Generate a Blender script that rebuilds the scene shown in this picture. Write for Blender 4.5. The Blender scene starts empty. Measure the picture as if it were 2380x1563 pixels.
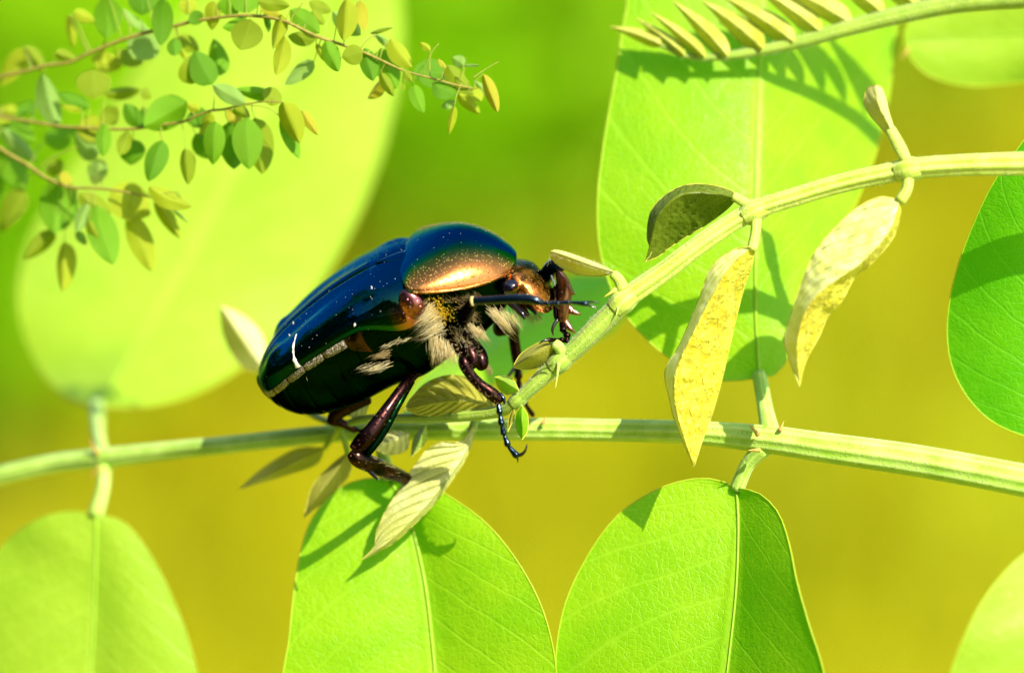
import bpy, math, random
import numpy as np
from mathutils import Vector, Matrix

random.seed(11)
rng = np.random.default_rng(11)
sc = bpy.context.scene
COL = sc.collection
R = math.radians

# ------------------------------------------------------------------ camera, sky, sun, exposure
PITCH = R(15.0)          # camera looks slightly down on the plant
DIST = 0.300             # metres from lens to the plane of sharp focus
WIDE = 0.054             # metres of plant seen across the frame at that plane
C0 = np.array([0.0, 0.0, 0.75])
E_R = np.array([1.0, 0.0, 0.0])
FWD = np.array([0.0, math.cos(PITCH), -math.sin(PITCH)])
E_T = -FWD
E_U = np.array([0.0, math.sin(PITCH), math.cos(PITCH)])
PX = 2380.0 / (WIDE * 1000.0)      # picture units per mm at the focal plane

cam_d = bpy.data.cameras.new('camera')
cam = bpy.data.objects.new('camera', cam_d)
COL.objects.link(cam)
cam.location = Vector(C0 - FWD * DIST)
cam.rotation_euler = (math.pi / 2 - PITCH, 0, 0)
cam_d.sensor_width = 36.0
cam_d.lens = 36.0 * DIST / WIDE
cam_d.clip_start = 0.005
cam_d.clip_end = 2000.0
cam_d.dof.use_dof = True
cam_d.dof.focus_distance = DIST
cam_d.dof.aperture_fstop = 22.0
sc.camera = cam

SUN_EL, SUN_AZ = R(47.0), R(38.0)    # behind the camera, over its right shoulder
sun_dir = np.array([math.sin(SUN_AZ) * math.cos(SUN_EL), -math.cos(SUN_AZ) * math.cos(SUN_EL), math.sin(SUN_EL)])
world = bpy.data.worlds.new('World')
sc.world = world
world.use_nodes = True
wn, wl = world.node_tree.nodes, world.node_tree.links
bg = wn['Background']
sky = wn.new('ShaderNodeTexSky')
sky.sky_type = 'NISHITA'
sky.sun_disc = False
sky.sun_elevation = SUN_EL
sky.sun_rotation = math.atan2(sun_dir[0], sun_dir[1])
wl.new(sky.outputs[0], bg.inputs[0])
bg.inputs[1].default_value = 0.15
sun_l = bpy.data.lights.new('sun', 'SUN')
sun_l.energy = 4.0
sun_l.angle = R(0.5)
sun_l.color = (1.0, 0.94, 0.82)
sun = bpy.data.objects.new('sun', sun_l)
COL.objects.link(sun)
sun.location = (0, -2, 4)
sun.rotation_euler = Vector(-sun_dir).to_track_quat('-Z', 'Y').to_euler()
sc.view_settings.view_transform = 'Standard'
sc.view_settings.look = 'None'
sc.view_settings.exposure = 1.05
sc.view_settings.gamma = 1.0
sc.cycles.use_denoising = True
sc.cycles.max_bounces = 8
sc.cycles.sample_clamp_indirect = 4.0

# ------------------------------------------------------------------ helpers
def V(px, py, d=0.0):
    """picture position (2380 wide) and depth d in mm behind the focal plane -> world metres"""
    k = (DIST * 1000 + d) / (DIST * 1000)
    r = (px - 1190.0) / PX * k
    u = (781.5 - py) / PX * k
    return C0 + 0.001 * (r * E_R + u * E_U - d * E_T)

def view(r, u, t):
    return C0 + 0.001 * (r * E_R + u * E_U + t * E_T)

def VV(pts):
    return np.array([V(*p) for p in pts])

def smooth(pts, n):
    """Catmull-Rom through rows of pts, n rows evenly along the length"""
    p = np.asarray(pts, float)
    if len(p) == 2:
        s = np.linspace(0, 1, n)[:, None]
        return p[0] * (1 - s) + p[1] * s
    q = np.vstack([2 * p[0] - p[1], p, 2 * p[-1] - p[-2]])
    out = []
    for i in range(len(p) - 1):
        a, b, c, e = q[i], q[i + 1], q[i + 2], q[i + 3]
        for s in np.linspace(0, 1, 16, endpoint=False):
            out.append(0.5 * (2 * b + (c - a) * s + (2 * a - 5 * b + 4 * c - e) * s * s + (3 * b - a - 3 * c + e) * s ** 3))
    out.append(p[-1])
    out = np.array(out)
    m = out[:, :2]
    L = np.concatenate([[0], np.cumsum(np.linalg.norm(np.diff(m, axis=0), axis=1))])
    s = np.linspace(0, L[-1], n)
    return np.stack([np.interp(s, L, out[:, k]) for k in range(out.shape[1])], 1)

def unit(v):
    v = np.asarray(v, float)
    return v / (np.linalg.norm(v) + 1e-20)

class Mesh:
    def __init__(self):
        self.v, self.f, self.uv, self.c = [], [], {}, []
        self.n = 0
    def add(self, verts, faces, uv=None, col=None):
        o = self.n
        self.v.append(np.asarray(verts, float)); self.n += len(verts)
        self.f += [tuple(i + o for i in f) for f in faces]
        if uv is not None:
            for i, t in enumerate(uv): self.uv[i + o] = t
        if col is not None:
            for i, t in enumerate(col): self.uv[i + o] = t
        return self
    def grid(self, P, uv=None, close_v=False, flip=False):
        nu, nv = P.shape[:2]
        f = []
        for i in range(nu - 1):
            for j in range(nv - 1 if not close_v else nv):
                j2 = (j + 1) % nv
                q = (i * nv + j, i * nv + j2, (i + 1) * nv + j2, (i + 1) * nv + j)
                f.append(q[::-1] if flip else q)
        self.add(P.reshape(-1, 3), f, None if uv is None else [tuple(x) for x in np.asarray(uv).reshape(-1, 2)])
        return self
    def tube(self, path, rad, seg=10, ridge=0.0, nr=6, flat=1.0, cap=True, up=None):
        """path Nx3 metres, rad N metres; flat squeezes the section along 'up' (default: towards the camera)"""
        path = np.asarray(path, float); N = len(path)
        rad = np.broadcast_to(np.asarray(rad, float), (N,))
        T = np.gradient(path, axis=0)
        T = T / (np.linalg.norm(T, axis=1, keepdims=True) + 1e-20)
        up = E_T if up is None else np.asarray(up, float)
        P = np.zeros((N, seg, 3)); uv = np.zeros((N, seg, 2))
        th = np.linspace(0, 2 * math.pi, seg, endpoint=False)
        L = np.concatenate([[0], np.cumsum(np.linalg.norm(np.diff(path, axis=0), axis=1))])
        a_prev = None
        for i in range(N):
            a = np.cross(T[i], up)
            if np.linalg.norm(a) < 0.15:
                a = a_prev if a_prev is not None else np.cross(T[i], E_R)
            a = unit(a); a_prev = a
            b = unit(np.cross(a, T[i]))
            k = 1 + ridge * np.cos(nr * th)
            P[i] = path[i] + rad[i] * (np.cos(th) * k)[:, None] * a + rad[i] * flat * (np.sin(th) * k)[:, None] * b
            uv[i, :, 0] = th / (2 * math.pi); uv[i, :, 1] = L[i] * 1000
        o = self.n
        self.grid(P, uv, close_v=True)
        if cap:
            self.add([path[0] - T[0] * rad[0] * .3, path[-1] + T[-1] * rad[-1] * .3], [])
            c0, c1 = self.n - 2, self.n - 1
            last = o + (N - 1) * seg
            for j in range(seg):
                j2 = (j + 1) % seg
                self.f.append((c0, o + j2, o + j)); self.f.append((c1, last + j, last + j2))
            self.uv[c0] = (0, 0); self.uv[c1] = (0, L[-1] * 1000)
        return self
    def ball(self, c, rx, ry, rz, A=None, nu=14, nv=20):
        A = np.eye(3) if A is None else np.asarray(A)
        ph = np.linspace(0.02, math.pi - 0.02, nu); th = np.linspace(0, 2 * math.pi, nv, endpoint=False)
        P = np.zeros((nu, nv, 3))
        for i, p in enumerate(ph):
            q = np.stack([rx * math.sin(p) * np.cos(th), ry * math.sin(p) * np.sin(th), np.full(nv, rz * math.cos(p))], 1)
            P[i] = np.asarray(c) + q @ A
        self.grid(P, np.zeros((nu, nv, 2)), close_v=True, flip=True)
        return self
    def hair(self, root, tip, r, bend=None):
        """one tapered three-sided strand"""
        root, tip = np.asarray(root), np.asarray(tip)
        m = (root + tip) / 2 + (0 if bend is None else bend)
        t = unit(tip - root); a = unit(np.cross(t, E_T + 0.01 * E_R)); b = np.cross(a, t)
        vs = []
        for p, k in ((root, 1.0), (m, .8)):
            for q in range(3):
                g = 2.094 * q
                vs.append(p + r * k * (math.cos(g) * a + math.sin(g) * b))
        vs.append(tip)
        f = [(q, (q + 1) % 3, 3 + (q + 1) % 3, 3 + q) for q in range(3)] + [(3 + q, 3 + (q + 1) % 3, 6) for q in range(3)]
        self.add(vs, f)
        return self

def build(name, M, mat, parent=None, origin=None, smooth_shade=True, colors=None):
    """Mesh in world metres -> one object; under a parent its vertices are taken relative to the thing's root"""
    root = parent
    while root is not None and root.parent is not None: root = root.parent
    o3 = np.array(root.location) if root is not None else (np.zeros(3) if origin is None else np.asarray(origin, float))
    me = bpy.data.meshes.new(name)
    v = np.vstack(M.v) - o3
    me.from_pydata(v.tolist(), [], M.f)
    if M.uv:
        lay = me.uv_layers.new(name='UVMap')
        idx = np.zeros(len(me.loops), dtype=np.int32); me.loops.foreach_get('vertex_index', idx)
        arr = np.zeros((M.n, 2), dtype=np.float32)
        for k, t in M.uv.items(): arr[k] = t
        lay.data.foreach_set('uv', arr[idx].ravel())
    if colors is not None:
        at = me.color_attributes.new('Col', 'FLOAT_COLOR', 'POINT')
        c = np.ones((M.n, 4), dtype=np.float32); c[:, :3] = colors
        at.data.foreach_set('color', c.ravel())
    if smooth_shade:
        me.polygons.foreach_set('use_smooth', np.ones(len(me.polygons), dtype=bool))
    me.materials.append(mat)
    me.update()
    ob = bpy.data.objects.new(name, me)
    COL.objects.link(ob)
    if parent is not None: ob.parent = parent
    else: ob.location = Vector(o3)
    return ob

def thing(name, label, cat, loc, group=None):
    e = bpy.data.objects.new(name, None)
    e.empty_display_size = 0.002
    COL.objects.link(e)
    e.location = Vector(loc)
    e['label'] = label; e['category'] = cat
    if group: e['group'] = group
    return e

def tag(o, label, cat, group=None, kind=None):
    o['label'] = label; o['category'] = cat
    if group: o['group'] = group
    if kind: o['kind'] = kind
    return o

# ------------------------------------------------------------------ material helpers
class NT:
    def __init__(self, name):
        self.m = bpy.data.materials.new(name); self.m.use_nodes = True
        self.n = self.m.node_tree.nodes; self.l = self.m.node_tree.links
        self.n.clear()
        self.out = self.n.new('ShaderNodeOutputMaterial')
    def node(self, t, **kw):
        x = self.n.new(t)
        for k, v in kw.items():
            if k.startswith('i_'): x.inputs[k[2:].replace('_', ' ')].default_value = v
            else: setattr(x, k, v)
        return x
    def link(self, a, b): self.l.new(a, b)
    def math(self, op, a, b=0.0, c=None):
        x = self.n.new('ShaderNodeMath'); x.operation = op
        for i, t in enumerate((a, b, c)):
            if t is None: continue
            if isinstance(t, (int, float)): x.inputs[i].default_value = t
            else: self.link(t, x.inputs[i])
        return x.outputs[0]
    def mix(self, fac, a, b, mode='MIX'):
        x = self.n.new('ShaderNodeMix'); x.data_type = 'RGBA'; x.blend_type = mode
        for s, t in ((0, fac), (6, a), (7, b)):
            if isinstance(t, (int, float)): x.inputs[s].default_value = t
            elif isinstance(t, tuple): x.inputs[s].default_value = (*t, 1.0) if len(t) == 3 else t
            else: self.link(t, x.inputs[s])
        return x.outputs[2]
    def ramp(self, fac, lo, hi):
        x = self.n.new('ShaderNodeMapRange'); x.interpolation_type = 'SMOOTHSTEP'
        x.inputs[1].default_value = lo; x.inputs[2].default_value = hi
        self.link(fac, x.inputs[0]); return x.outputs[0]
    def noise(self, scale, detail=4.0, vec=None, rough=0.55):
        x = self.n.new('ShaderNodeTexNoise'); x.inputs['Scale'].default_value = scale
        x.inputs['Detail'].default_value = detail; x.inputs['Roughness'].default_value = rough
        self.link(self.obj() if vec is None else vec, x.inputs['Vector']); return x.outputs['Fac']
    def voro(self, scale, feature='F1', vec=None, rnd=1.0):
        x = self.n.new('ShaderNodeTexVoronoi'); x.feature = feature; x.inputs['Scale'].default_value = scale
        x.inputs['Randomness'].default_value = rnd
        self.link(self.obj() if vec is None else vec, x.inputs['Vector']); return x.outputs['Distance']
    def obj(self):
        if not hasattr(self, '_tc'): self._tc = self.n.new('ShaderNodeTexCoord')
        return self._tc.outputs['Object']
    def uvs(self):
        self.obj()
        s = self.n.new('ShaderNodeSeparateXYZ'); self.link(self._tc.outputs['UV'], s.inputs[0])
        return s.outputs[0], s.outputs[1]
    def bump(self, h, dist, strength=1.0, prev=None):
        x = self.n.new('ShaderNodeBump'); x.inputs['Strength'].default_value = strength
        x.inputs['Distance'].default_value = dist
        self.link(h, x.inputs['Height'])
        if prev is not None: self.link(prev, x.inputs['Normal'])
        return x.outputs[0]
    def pbsdf(self, color, rough=.5, metal=0.0, spec=.5, normal=None, coat=0.0, coat_rough=.1, sheen=0.0):
        p = self.n.new('ShaderNodeBsdfPrincipled')
        for nm, t in (('Base Color', color), ('Roughness', rough), ('Metallic', metal), ('Specular IOR Level', spec),
                      ('Coat Weight', coat), ('Coat Roughness', coat_rough), ('Sheen Weight', sheen)):
            if isinstance(t, (int, float)): p.inputs[nm].default_value = t
            elif isinstance(t, tuple): p.inputs[nm].default_value = (*t, 1.0)
            else: self.link(t, p.inputs[nm])
        if normal is not None: self.link(normal, p.inputs['Normal'])
        return p
    def done(self, shader):
        self.link(shader, self.out.inputs[0]); return self.m

def leaf_material(name, ca, cb, ct, trans=.42, nveins=9, vein=.5, rough=.42, spec=.25, scale=700.0, skew=.55, bumpd=8e-5, vein_col=None, jit=.35, vw=.07):
    """ca/cb mottled upper colours, ct colour of the light that comes through"""
    t = NT(name)
    u, v = t.uvs()
    side = t.math('ABSOLUTE', t.math('SUBTRACT', v, .5))
    ph = t.math('ADD', t.math('MULTIPLY', u, float(nveins)), t.math('MULTIPLY', side, -nveins * skew))
    ph = t.math('ADD', ph, t.math('MULTIPLY', t.math('SUBTRACT', t.noise(scale * .35, 2), .5), jit))
    tri = t.math('ABSOLUTE', t.math('SUBTRACT', t.math('FRACT', ph), .5))
    vn = t.ramp(tri, vw, .0)
    vn2 = t.voro(scale * 4.0, 'DISTANCE_TO_EDGE')
    net = t.ramp(vn2, .12, .0)
    mid = t.ramp(side, .03, .004)
    veins = t.math('MAXIMUM', t.math('MULTIPLY', vn, .42), t.math('MAXIMUM', t.math('MULTIPLY', net, .26), mid))
    mot = t.ramp(t.math('ADD', t.math('MULTIPLY', t.noise(scale * .5, 5), .55), t.math('MULTIPLY', t.noise(scale * .12, 3), .5)), .36, .68)
    fine = t.noise(scale * 6, 3)
    base = t.mix(mot, ca, cb)
    base = t.mix(t.math('MULTIPLY', veins, vein), base, vein_col or tuple(min(1, c * 1.5 + .05) for c in cb))
    speck = t.ramp(t.voro(scale * 7.0), .16, .08)
    base = t.mix(t.math('MULTIPLY', speck, .35), base, tuple(min(1, c * 1.25 + .04) for c in cb))
    spot = t.ramp(t.noise(scale * 1.6, 2), .70, .76)
    base = t.mix(t.math('MULTIPLY', spot, .30), base, tuple(c * .55 for c in ca))
    h = t.math('ADD', t.math('ADD', t.math('MULTIPLY', veins, -.6), t.math('MULTIPLY', fine, .4)), t.math('MULTIPLY', t.noise(scale * 1.3, 2), .8))
    nrm = t.bump(h, bumpd)
    p = t.pbsdf(base, rough, spec=spec, normal=nrm)
    tr = t.node('ShaderNodeBsdfTranslucent')
    t.link(t.mix(t.math('MULTIPLY', veins, .25), ct, tuple(c * .6 for c in ct)), tr.inputs[0])
    t.link(nrm, tr.inputs['Normal'])
    mx = t.node('ShaderNodeMixShader'); mx.inputs[0].default_value = trans
    t.link(p.outputs[0], mx.inputs[1]); t.link(tr.outputs[0], mx.inputs[2])
    return t.done(mx.outputs[0])

def stem_material(name, ca, cb, rough=.55, scale=900.0):
    t = NT(name)
    u, v = t.uvs()
    st = t.math('SINE', t.math('MULTIPLY', u, 6.2832 * 9))
    mot = t.ramp(t.noise(scale, 5), .35, .7)
    streak = t.ramp(st, -.2, .9)
    base = t.mix(t.math('MULTIPLY', t.math('ADD', mot, streak), .5), ca, cb)
    dots = t.ramp(t.voro(scale * 6), .28, .12)
    base = t.mix(t.math('MULTIPLY', dots, .4), base, (.75, .78, .42))
    h = t.math('ADD', t.math('MULTIPLY', t.noise(scale * 5, 3), .6), t.math('MULTIPLY', dots, .7))
    p = t.pbsdf(base, rough, spec=.3, normal=t.bump(h, 5e-5), sheen=.15)
    return t.done(p.outputs[0])

def plain_material(name, ca, cb, rough=.6, scale=500.0, bumpd=4e-5, spec=.3, metal=0.0):
    t = NT(name)
    n = t.noise(scale, 5)
    base = t.mix(t.ramp(n, .35, .65), ca, cb)
    p = t.pbsdf(base, rough, metal=metal, spec=spec, normal=t.bump(t.noise(scale * 3, 4), bumpd))
    return t.done(p.outputs[0])

def hair_material(name, ca, cb):
    t = NT(name)
    base = t.mix(t.noise(2500, 2), ca, cb)
    p = t.pbsdf(base, .4, spec=.5)
    tr = t.node('ShaderNodeBsdfTranslucent'); t.link(base, tr.inputs[0])
    mx = t.node('ShaderNodeMixShader'); mx.inputs[0].default_value = .35
    t.link(p.outputs[0], mx.inputs[1]); t.link(tr.outputs[0], mx.inputs[2])
    return t.done(mx.outputs[0])

def cuticle_material(name, rough=.2, pits=0.0, pit_scale=3200.0, grain=1.0, tint=None, tint2=None, glint=None, metal=1.0, spec=.5, coat=.25, bd=4.5e-5, mottle=0.0):
    """metallic insect cuticle; colour from the Col attribute (or tint), punctures as relief, with glints painted on them where glint is given"""
    t = NT(name)
    if tint is None:
        a = t.node('ShaderNodeVertexColor'); a.layer_name = 'Col'; base = a.outputs[0]
    else:
        base = t.mix(t.ramp(t.noise(700, 4), .35, .7), tint, tint2 or tuple(c * .55 for c in tint))
    if mottle: base = t.mix(t.math('MULTIPLY', t.ramp(t.noise(1900, 5), .42, .62), mottle), base, (.02, .026, .010))
    rough_add = 0.0
    h = t.math('MULTIPLY', t.noise(2600 * grain, 4), .25)
    if pits:
        d = t.voro(pit_scale)
        pit = t.ramp(d, .34, .12)
        if tint is None and glint is not None:
            sc_ = t.node('ShaderNodeSeparateColor'); t.link(base, sc_.inputs[0])
            pit = t.math('MULTIPLY', pit, t.ramp(sc_.outputs[0], .005, .2))
        h = t.math('SUBTRACT', h, t.math('MULTIPLY', pit, pits))
        if glint is not None:
            dots = t.ramp(d, .30, .16)
            if tint is None:
                sp = t.node('ShaderNodeSeparateColor'); t.link(base, sp.inputs[0])
                dots = t.math('MULTIPLY', dots, t.ramp(sp.outputs[0], .02, .3))
            base = t.mix(t.math('MULTIPLY', dots, .9), base, glint)  # painted glints: bright dots stand in for sun sparkle on the punctures
            rough_add = t.math('MULTIPLY', dots, .28)
            if tint is None: rough_add = t.math('SUBTRACT', rough_add, t.math('MULTIPLY', t.ramp(sp.outputs[0], .3, .02), .16))
    if tint is None:
        dust = t.math('MULTIPLY', t.ramp(t.voro(3300), .10, .05), t.ramp(t.noise(700, 3), .46, .56))
        base = t.mix(dust, base, (.75, .72, .6)); rough_add = t.math('ADD', dust, rough_add)
        metal = t.math('SUBTRACT', 1.0, dust)
    nrm = t.bump(h, bd)
    p = t.pbsdf(base, t.math('ADD', t.math('ADD', t.math('MULTIPLY', t.noise(900, 4), .12), rough - .05), rough_add), metal=metal, spec=spec, normal=nrm, coat=coat, coat_rough=.12)
    if not isinstance(metal, float) or metal > .9: t.link(t.mix(.34, base, (.8, 1.0, 1.0)), p.inputs['Specular Tint'])      # dark metal stays dark at grazing angles
    return t.done(p.outputs[0])

# ------------------------------------------------------------------ leaf blades
def outline(base, tip, wl, wr, a=1.0, b=.62, bow=0.0, n=14, depth=0.0):
    """mid, left and right edge of an ovate blade in picture units; depth = mm the margins lie behind the midrib"""
    b0, t0 = np.array(base, float), np.array(tip, float)
    ax = t0[:2] - b0[:2]; L = np.linalg.norm(ax); ax = ax / L
    nl = np.array([ax[1], -ax[0]])
    mid, lf, rt = [], [], []
    for i in range(n):
        t = .5 - .5 * math.cos(math.pi * i / (n - 1))
        c = b0 * (1 - t) + t0 * t
        c[:2] += nl * bow * L * math.sin(math.pi * t)
        w = math.sin(math.pi * t ** a) ** b if 0 < t < 1 else 0.0
        mid.append(c.copy())
        l = c.copy(); l[:2] += nl * wl * w; l[2] += depth * w; lf.append(l)
        r = c.copy(); r[:2] -= nl * wr * w; r[2] += depth * w; rt.append(r)
    return np.array(mid), np.array(lf), np.array(rt)

def blade(mid, lf, rt, N=40, nv=9, bulge=0.0, rib=0.0, nrib=9, skew=.5, wob=0.0, crinkle=0.0, seed=0):
    g = np.random.default_rng(seed)
    M_, L_, R_ = smooth(mid, N), smooth(lf, N), smooth(rt, N)
    K = 2 * nv + 1
    P = np.zeros((N, K, 3)); uv = np.zeros((N, K, 2))
    p1, p2, p3 = g.uniform(0, 6.28, 3)
    W_ = [(g.normal(0, .13), g.normal(0, .13), g.uniform(0, 6.28)) for _ in range(16)]
    for i in range(N):
        t = i / (N - 1)
        for j in range(K):
            s = j / nv - 1.0            # -1 left .. 0 midrib .. 1 right
            e = L_[i] if s < 0 else R_[i]
            q = M_[i] * (1 - abs(s)) + e * abs(s)
            q = q.copy()
            q[2] -= bulge * math.sin(math.pi * abs(s)) * math.sin(math.pi * t)
            if rib:
                fr = (nrib * t - skew * nrib * .5 * abs(s)) % 1.0
                q[2] += rib * (1.7 * math.exp(-((fr - .5) / .13) ** 2) - .5) * min(1, 4 * abs(s)) * math.sin(math.pi * t) ** .5
            if crinkle:
                z = .7 * sum(math.sin(a * q[0] + b * q[1] + c + 1.5 * math.sin(.05 * q[0] - .04 * q[1] + c)) for a, b, c in W_)
                q[2] += crinkle * z * min(1, 5 * abs(s)) * math.sin(math.pi * t) ** .6
            if wob: q[2] += wob * (math.sin(5 * t + p1 + 2 * s) + .5 * math.sin(11 * t + p2 - 3 * s)) * abs(s)
            P[i, j] = V(*q); uv[i, j] = (t, .5 + .5 * s)
    return P, uv, M_, L_, R_

def add_leaf(name, parent, mid, lf, rt, mat, rim_mat=None, rib_mat=None, rim=.1, midrib=.2, mid_off=-.06, label=None, **kw):
    P, uv, M_, L_, R_ = blade(mid, lf, rt, **kw)
    m = Mesh(); m.grid(P, uv)
    o = build(name, m, mat, parent)
    if label: o['label'] = label
    if rim_mat is not None:
        r = Mesh()
        loop = np.vstack([P[:, 0], P[::-1, -1][1:]])
        n = len(loop)
        r.tube(loop, np.full(n, rim * .001), 6)
        build('leaf_margin', r, rim_mat, o)
    if rib_mat is not None:
        r = Mesh()
        q = M_.copy(); q[:, 2] += mid_off
        n = len(q)
        r.tube(VV(q), np.linspace(midrib, midrib * .3, n) * .001, 8)
        build('midrib', r, rib_mat, o)
    return o

def add_stem(name, parent, pts, mat, n=40, ridge=0.0, nr=6, flat=1.0, seg=14):
    """pts rows: px, py, d, diameter in picture units"""
    s = smooth(pts, n)
    m = Mesh()
    m.tube(VV(s[:, :3]), s[:, 3] * .5 / PX * .001, seg, ridge, nr, flat)
    return build(name, m, mat, parent)

def fuzz(name, parent, pts, mat, count, length=.35, r=.008, seed=1):
    """short silky hairs standing off a stem given like add_stem's points; one mass of hair"""
    g = np.random.default_rng(seed)
    s = smooth(pts, 60)
    m = Mesh()
    for _ in range(count):
        k = g.uniform(0, 58.9); i = int(k); f = k - i
        c = s[i] * (1 - f) + s[i + 1] * f
        t = unit(V(*s[i + 1, :3]) - V(*s[i, :3]))
        a = unit(np.cross(t, E_T)); b = np.cross(a, t)
        th = g.uniform(0, 6.28)
        n = math.cos(th) * a + math.sin(th) * b
        p = V(*c[:3]) + n * c[3] * .48 / PX * .001
        L = length * g.uniform(.5, 1.2) * .001
        m.hair(p, p + (n * .8 + t * g.uniform(-.3, .7)) * L, r * .001, t * L * .1)
    o = build(name, m, mat, parent); o['kind'] = 'stuff'
    return o

# ------------------------------------------------------------------ materials of the plants
M_LEAF = leaf_material('leaf_blade', (.23, .46, .003), (.33, .52, .006), (.09, .62, .002), trans=.38)
M_LEAF_Y = leaf_material('leaf_blade_pale', (.31, .47, .02), (.37, .52, .03), (.18, .58, .006), trans=.36)
M_LEAF_G = leaf_material('leaf_blade_green', (.10, .40, .003), (.15, .46, .004), (.09, .58, .002))
M_RIM = plain_material('leaf_rim', (.40, .52, .02), (.34, .48, .01), .5, 900, 2e-5)
M_RIB = plain_material('leaf_rib', (.32, .52, .03), (.27, .48, .02), .5, 900, 2e-5)
M_STEM = stem_material('stem_pale_green', (.29, .51, .03), (.56, .75, .16))
M_STEM_G = stem_material('stem_green', (.22, .36, .03), (.38, .5, .06))
M_STEM_Y = stem_material('stem_yellow', (.38, .53, .035), (.66, .77, .16))
M_YOUNG = leaf_material('young_leaf_silky', (.74, .72, .18), (.86, .85, .38), (.6, .6, .06), trans=.25, nveins=10, vein=.4, rough=.45, scale=1100, bumpd=6e-5, vein_col=(.30, .36, .02))
M_FROND = leaf_material('frond_leaf_golden', (.52, .54, .045), (.78, .78, .19), (.55, .6, .03), trans=.34, nveins=6, vein=.5, rough=.45, scale=1500, bumpd=1e-4, vein_col=(.25, .3, .01))
M_YOUNG_R = leaf_material('young_leaf_ribbed', (.78, .78, .20), (.9, .9, .42), (.55, .55, .05), trans=.25, nveins=10, vein=1.0, rough=.45, scale=1100, skew=.7, bumpd=6e-5, vein_col=(.20, .30, .01), jit=.0, vw=.16)
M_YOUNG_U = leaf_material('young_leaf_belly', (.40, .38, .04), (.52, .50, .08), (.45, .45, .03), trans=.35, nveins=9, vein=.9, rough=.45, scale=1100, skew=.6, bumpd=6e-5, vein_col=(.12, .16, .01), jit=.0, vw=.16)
M_YOUNG_C = leaf_material('young_leaf_crinkled', (.68, .60, .025), (.90, .86, .16), (.75, .7, .04), trans=.3, nveins=7, vein=.3, rough=.4, scale=1500, bumpd=1.8e-4, vein_col=(.75, .7, .25))
def folded_material():
    """folded leaflet: the inner face is golden and wrinkled, the downy outer face pale and smooth"""
    t = NT('young_leaf_folded')
    u, v = t.uvs()
    inner = t.ramp(v, .515, .485)
    side = t.math('ABSOLUTE', t.math('SUBTRACT', v, .5))
    n = t.noise(1500, 5)
    wv = t.node('ShaderNodeVectorMath', operation='ADD')
    nz = t.node('ShaderNodeTexNoise'); nz.inputs['Scale'].default_value = 1800; t.link(t.obj(), nz.inputs['Vector'])
    sc_ = t.node('ShaderNodeVectorMath', operation='SCALE'); t.link(nz.outputs['Color'], sc_.inputs[0]); sc_.inputs['Scale'].default_value = 5e-4
    t.link(t.obj(), wv.inputs[0]); t.link(sc_.outputs[0], wv.inputs[1])
    wr = t.voro(2600, 'DISTANCE_TO_EDGE', wv.outputs[0]); fn = t.noise(7000, 3)
    gold = t.mix(t.ramp(n, .35, .65), (.60, .50, .012), (.86, .80, .07))
    gold = t.mix(t.math('MULTIPLY', t.math('MULTIPLY', t.ramp(wr, .16, .0), t.ramp(t.noise(900, 3), .4, .62)), .7), gold, (.46, .32, .008))
    pale = t.mix(t.ramp(n, .3, .7), (.72, .74, .16), (.90, .92, .40))
    ph = t.math('ADD', t.math('MULTIPLY', u, 9.0), t.math('MULTIPLY', side, -7.0))
    vn = t.ramp(t.math('ABSOLUTE', t.math('SUBTRACT', t.math('FRACT', ph), .5)), .09, .0)
    pale = t.mix(t.math('MULTIPLY', vn, .35), pale, (.45, .52, .03))
    base = t.mix(inner, pale, gold)
    h = t.math('ADD', t.math('MULTIPLY', t.math('MULTIPLY', t.math('ADD', t.math('MULTIPLY', t.ramp(wr, .0, .5), .45), t.math('MULTIPLY', n, 1.3)), inner), 1.0), t.math('ADD', t.math('MULTIPLY', fn, .12), t.math('MULTIPLY', vn, -.3)))
    nrm = t.bump(h, 1.5e-4)
    p = t.pbsdf(base, .38, spec=.4, normal=nrm, sheen=.1)
    tr = t.node('ShaderNodeBsdfTranslucent'); t.link(t.mix(.5, base, (.7, .7, .03)), tr.inputs[0])
    mx = t.node('ShaderNodeMixShader'); mx.inputs[0].default_value = .32
    t.link(p.outputs[0], mx.inputs[1]); t.link(tr.outputs[0], mx.inputs[2])
    return t.done(mx.outputs[0])
M_YOUNG_F = folded_material()
M_YOUNG_D = leaf_material('young_leaf_dark', (.10, .16, .006), (.17, .23, .015), (.14, .24, .003), trans=.25, nveins=9, vein=.4, rough=.33, scale=1500, bumpd=1e-4, vein_col=(.3, .33, .04))
M_YOUNG_O = leaf_material('young_leaf_olive', (.36, .36, .03), (.54, .52, .10), (.4, .4, .02), trans=.3, nveins=9, vein=.35, rough=.45, scale=1200, bumpd=8e-5, vein_col=(.18, .22, .01))
M_FUZZ = hair_material('silky_fuzz', (.75, .72, .35), (.85, .85, .6))

# ================================================================== the ground behind
def ground_material():
    t = NT('dry_meadow_ground')
    n = t.noise(1.1, 6); n2 = t.noise(9, 5); n3 = t.noise(60, 4)
    c = t.mix(t.ramp(n, .4, .62), (.35, .325, .0012), (.27, .315, .0012))
    c = t.mix(t.math('MULTIPLY', t.ramp(n2, .45, .7), .5), c, (.42, .38, .002))
    c = t.mix(t.math('MULTIPLY', n3, .25), c, (.25, .22, .006))
    p = t.pbsdf(c, .9, spec=.1, normal=t.bump(n3, .01))
    return t.done(p.outputs[0])
g = Mesh()
NX = 70
xs = np.sign(np.linspace(-1, 1, NX)) * np.abs(np.linspace(-1, 1, NX)) ** 3 * 400
P = np.zeros((NX, NX, 3))
for i, y in enumerate(xs):
    for j, x in enumerate(xs):
        P[i, j] = (x, y + 3, .02 * math.sin(x * 1.7) * math.cos(y * 1.3) if abs(x) < 8 and abs(y) < 8 else 0)
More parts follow.
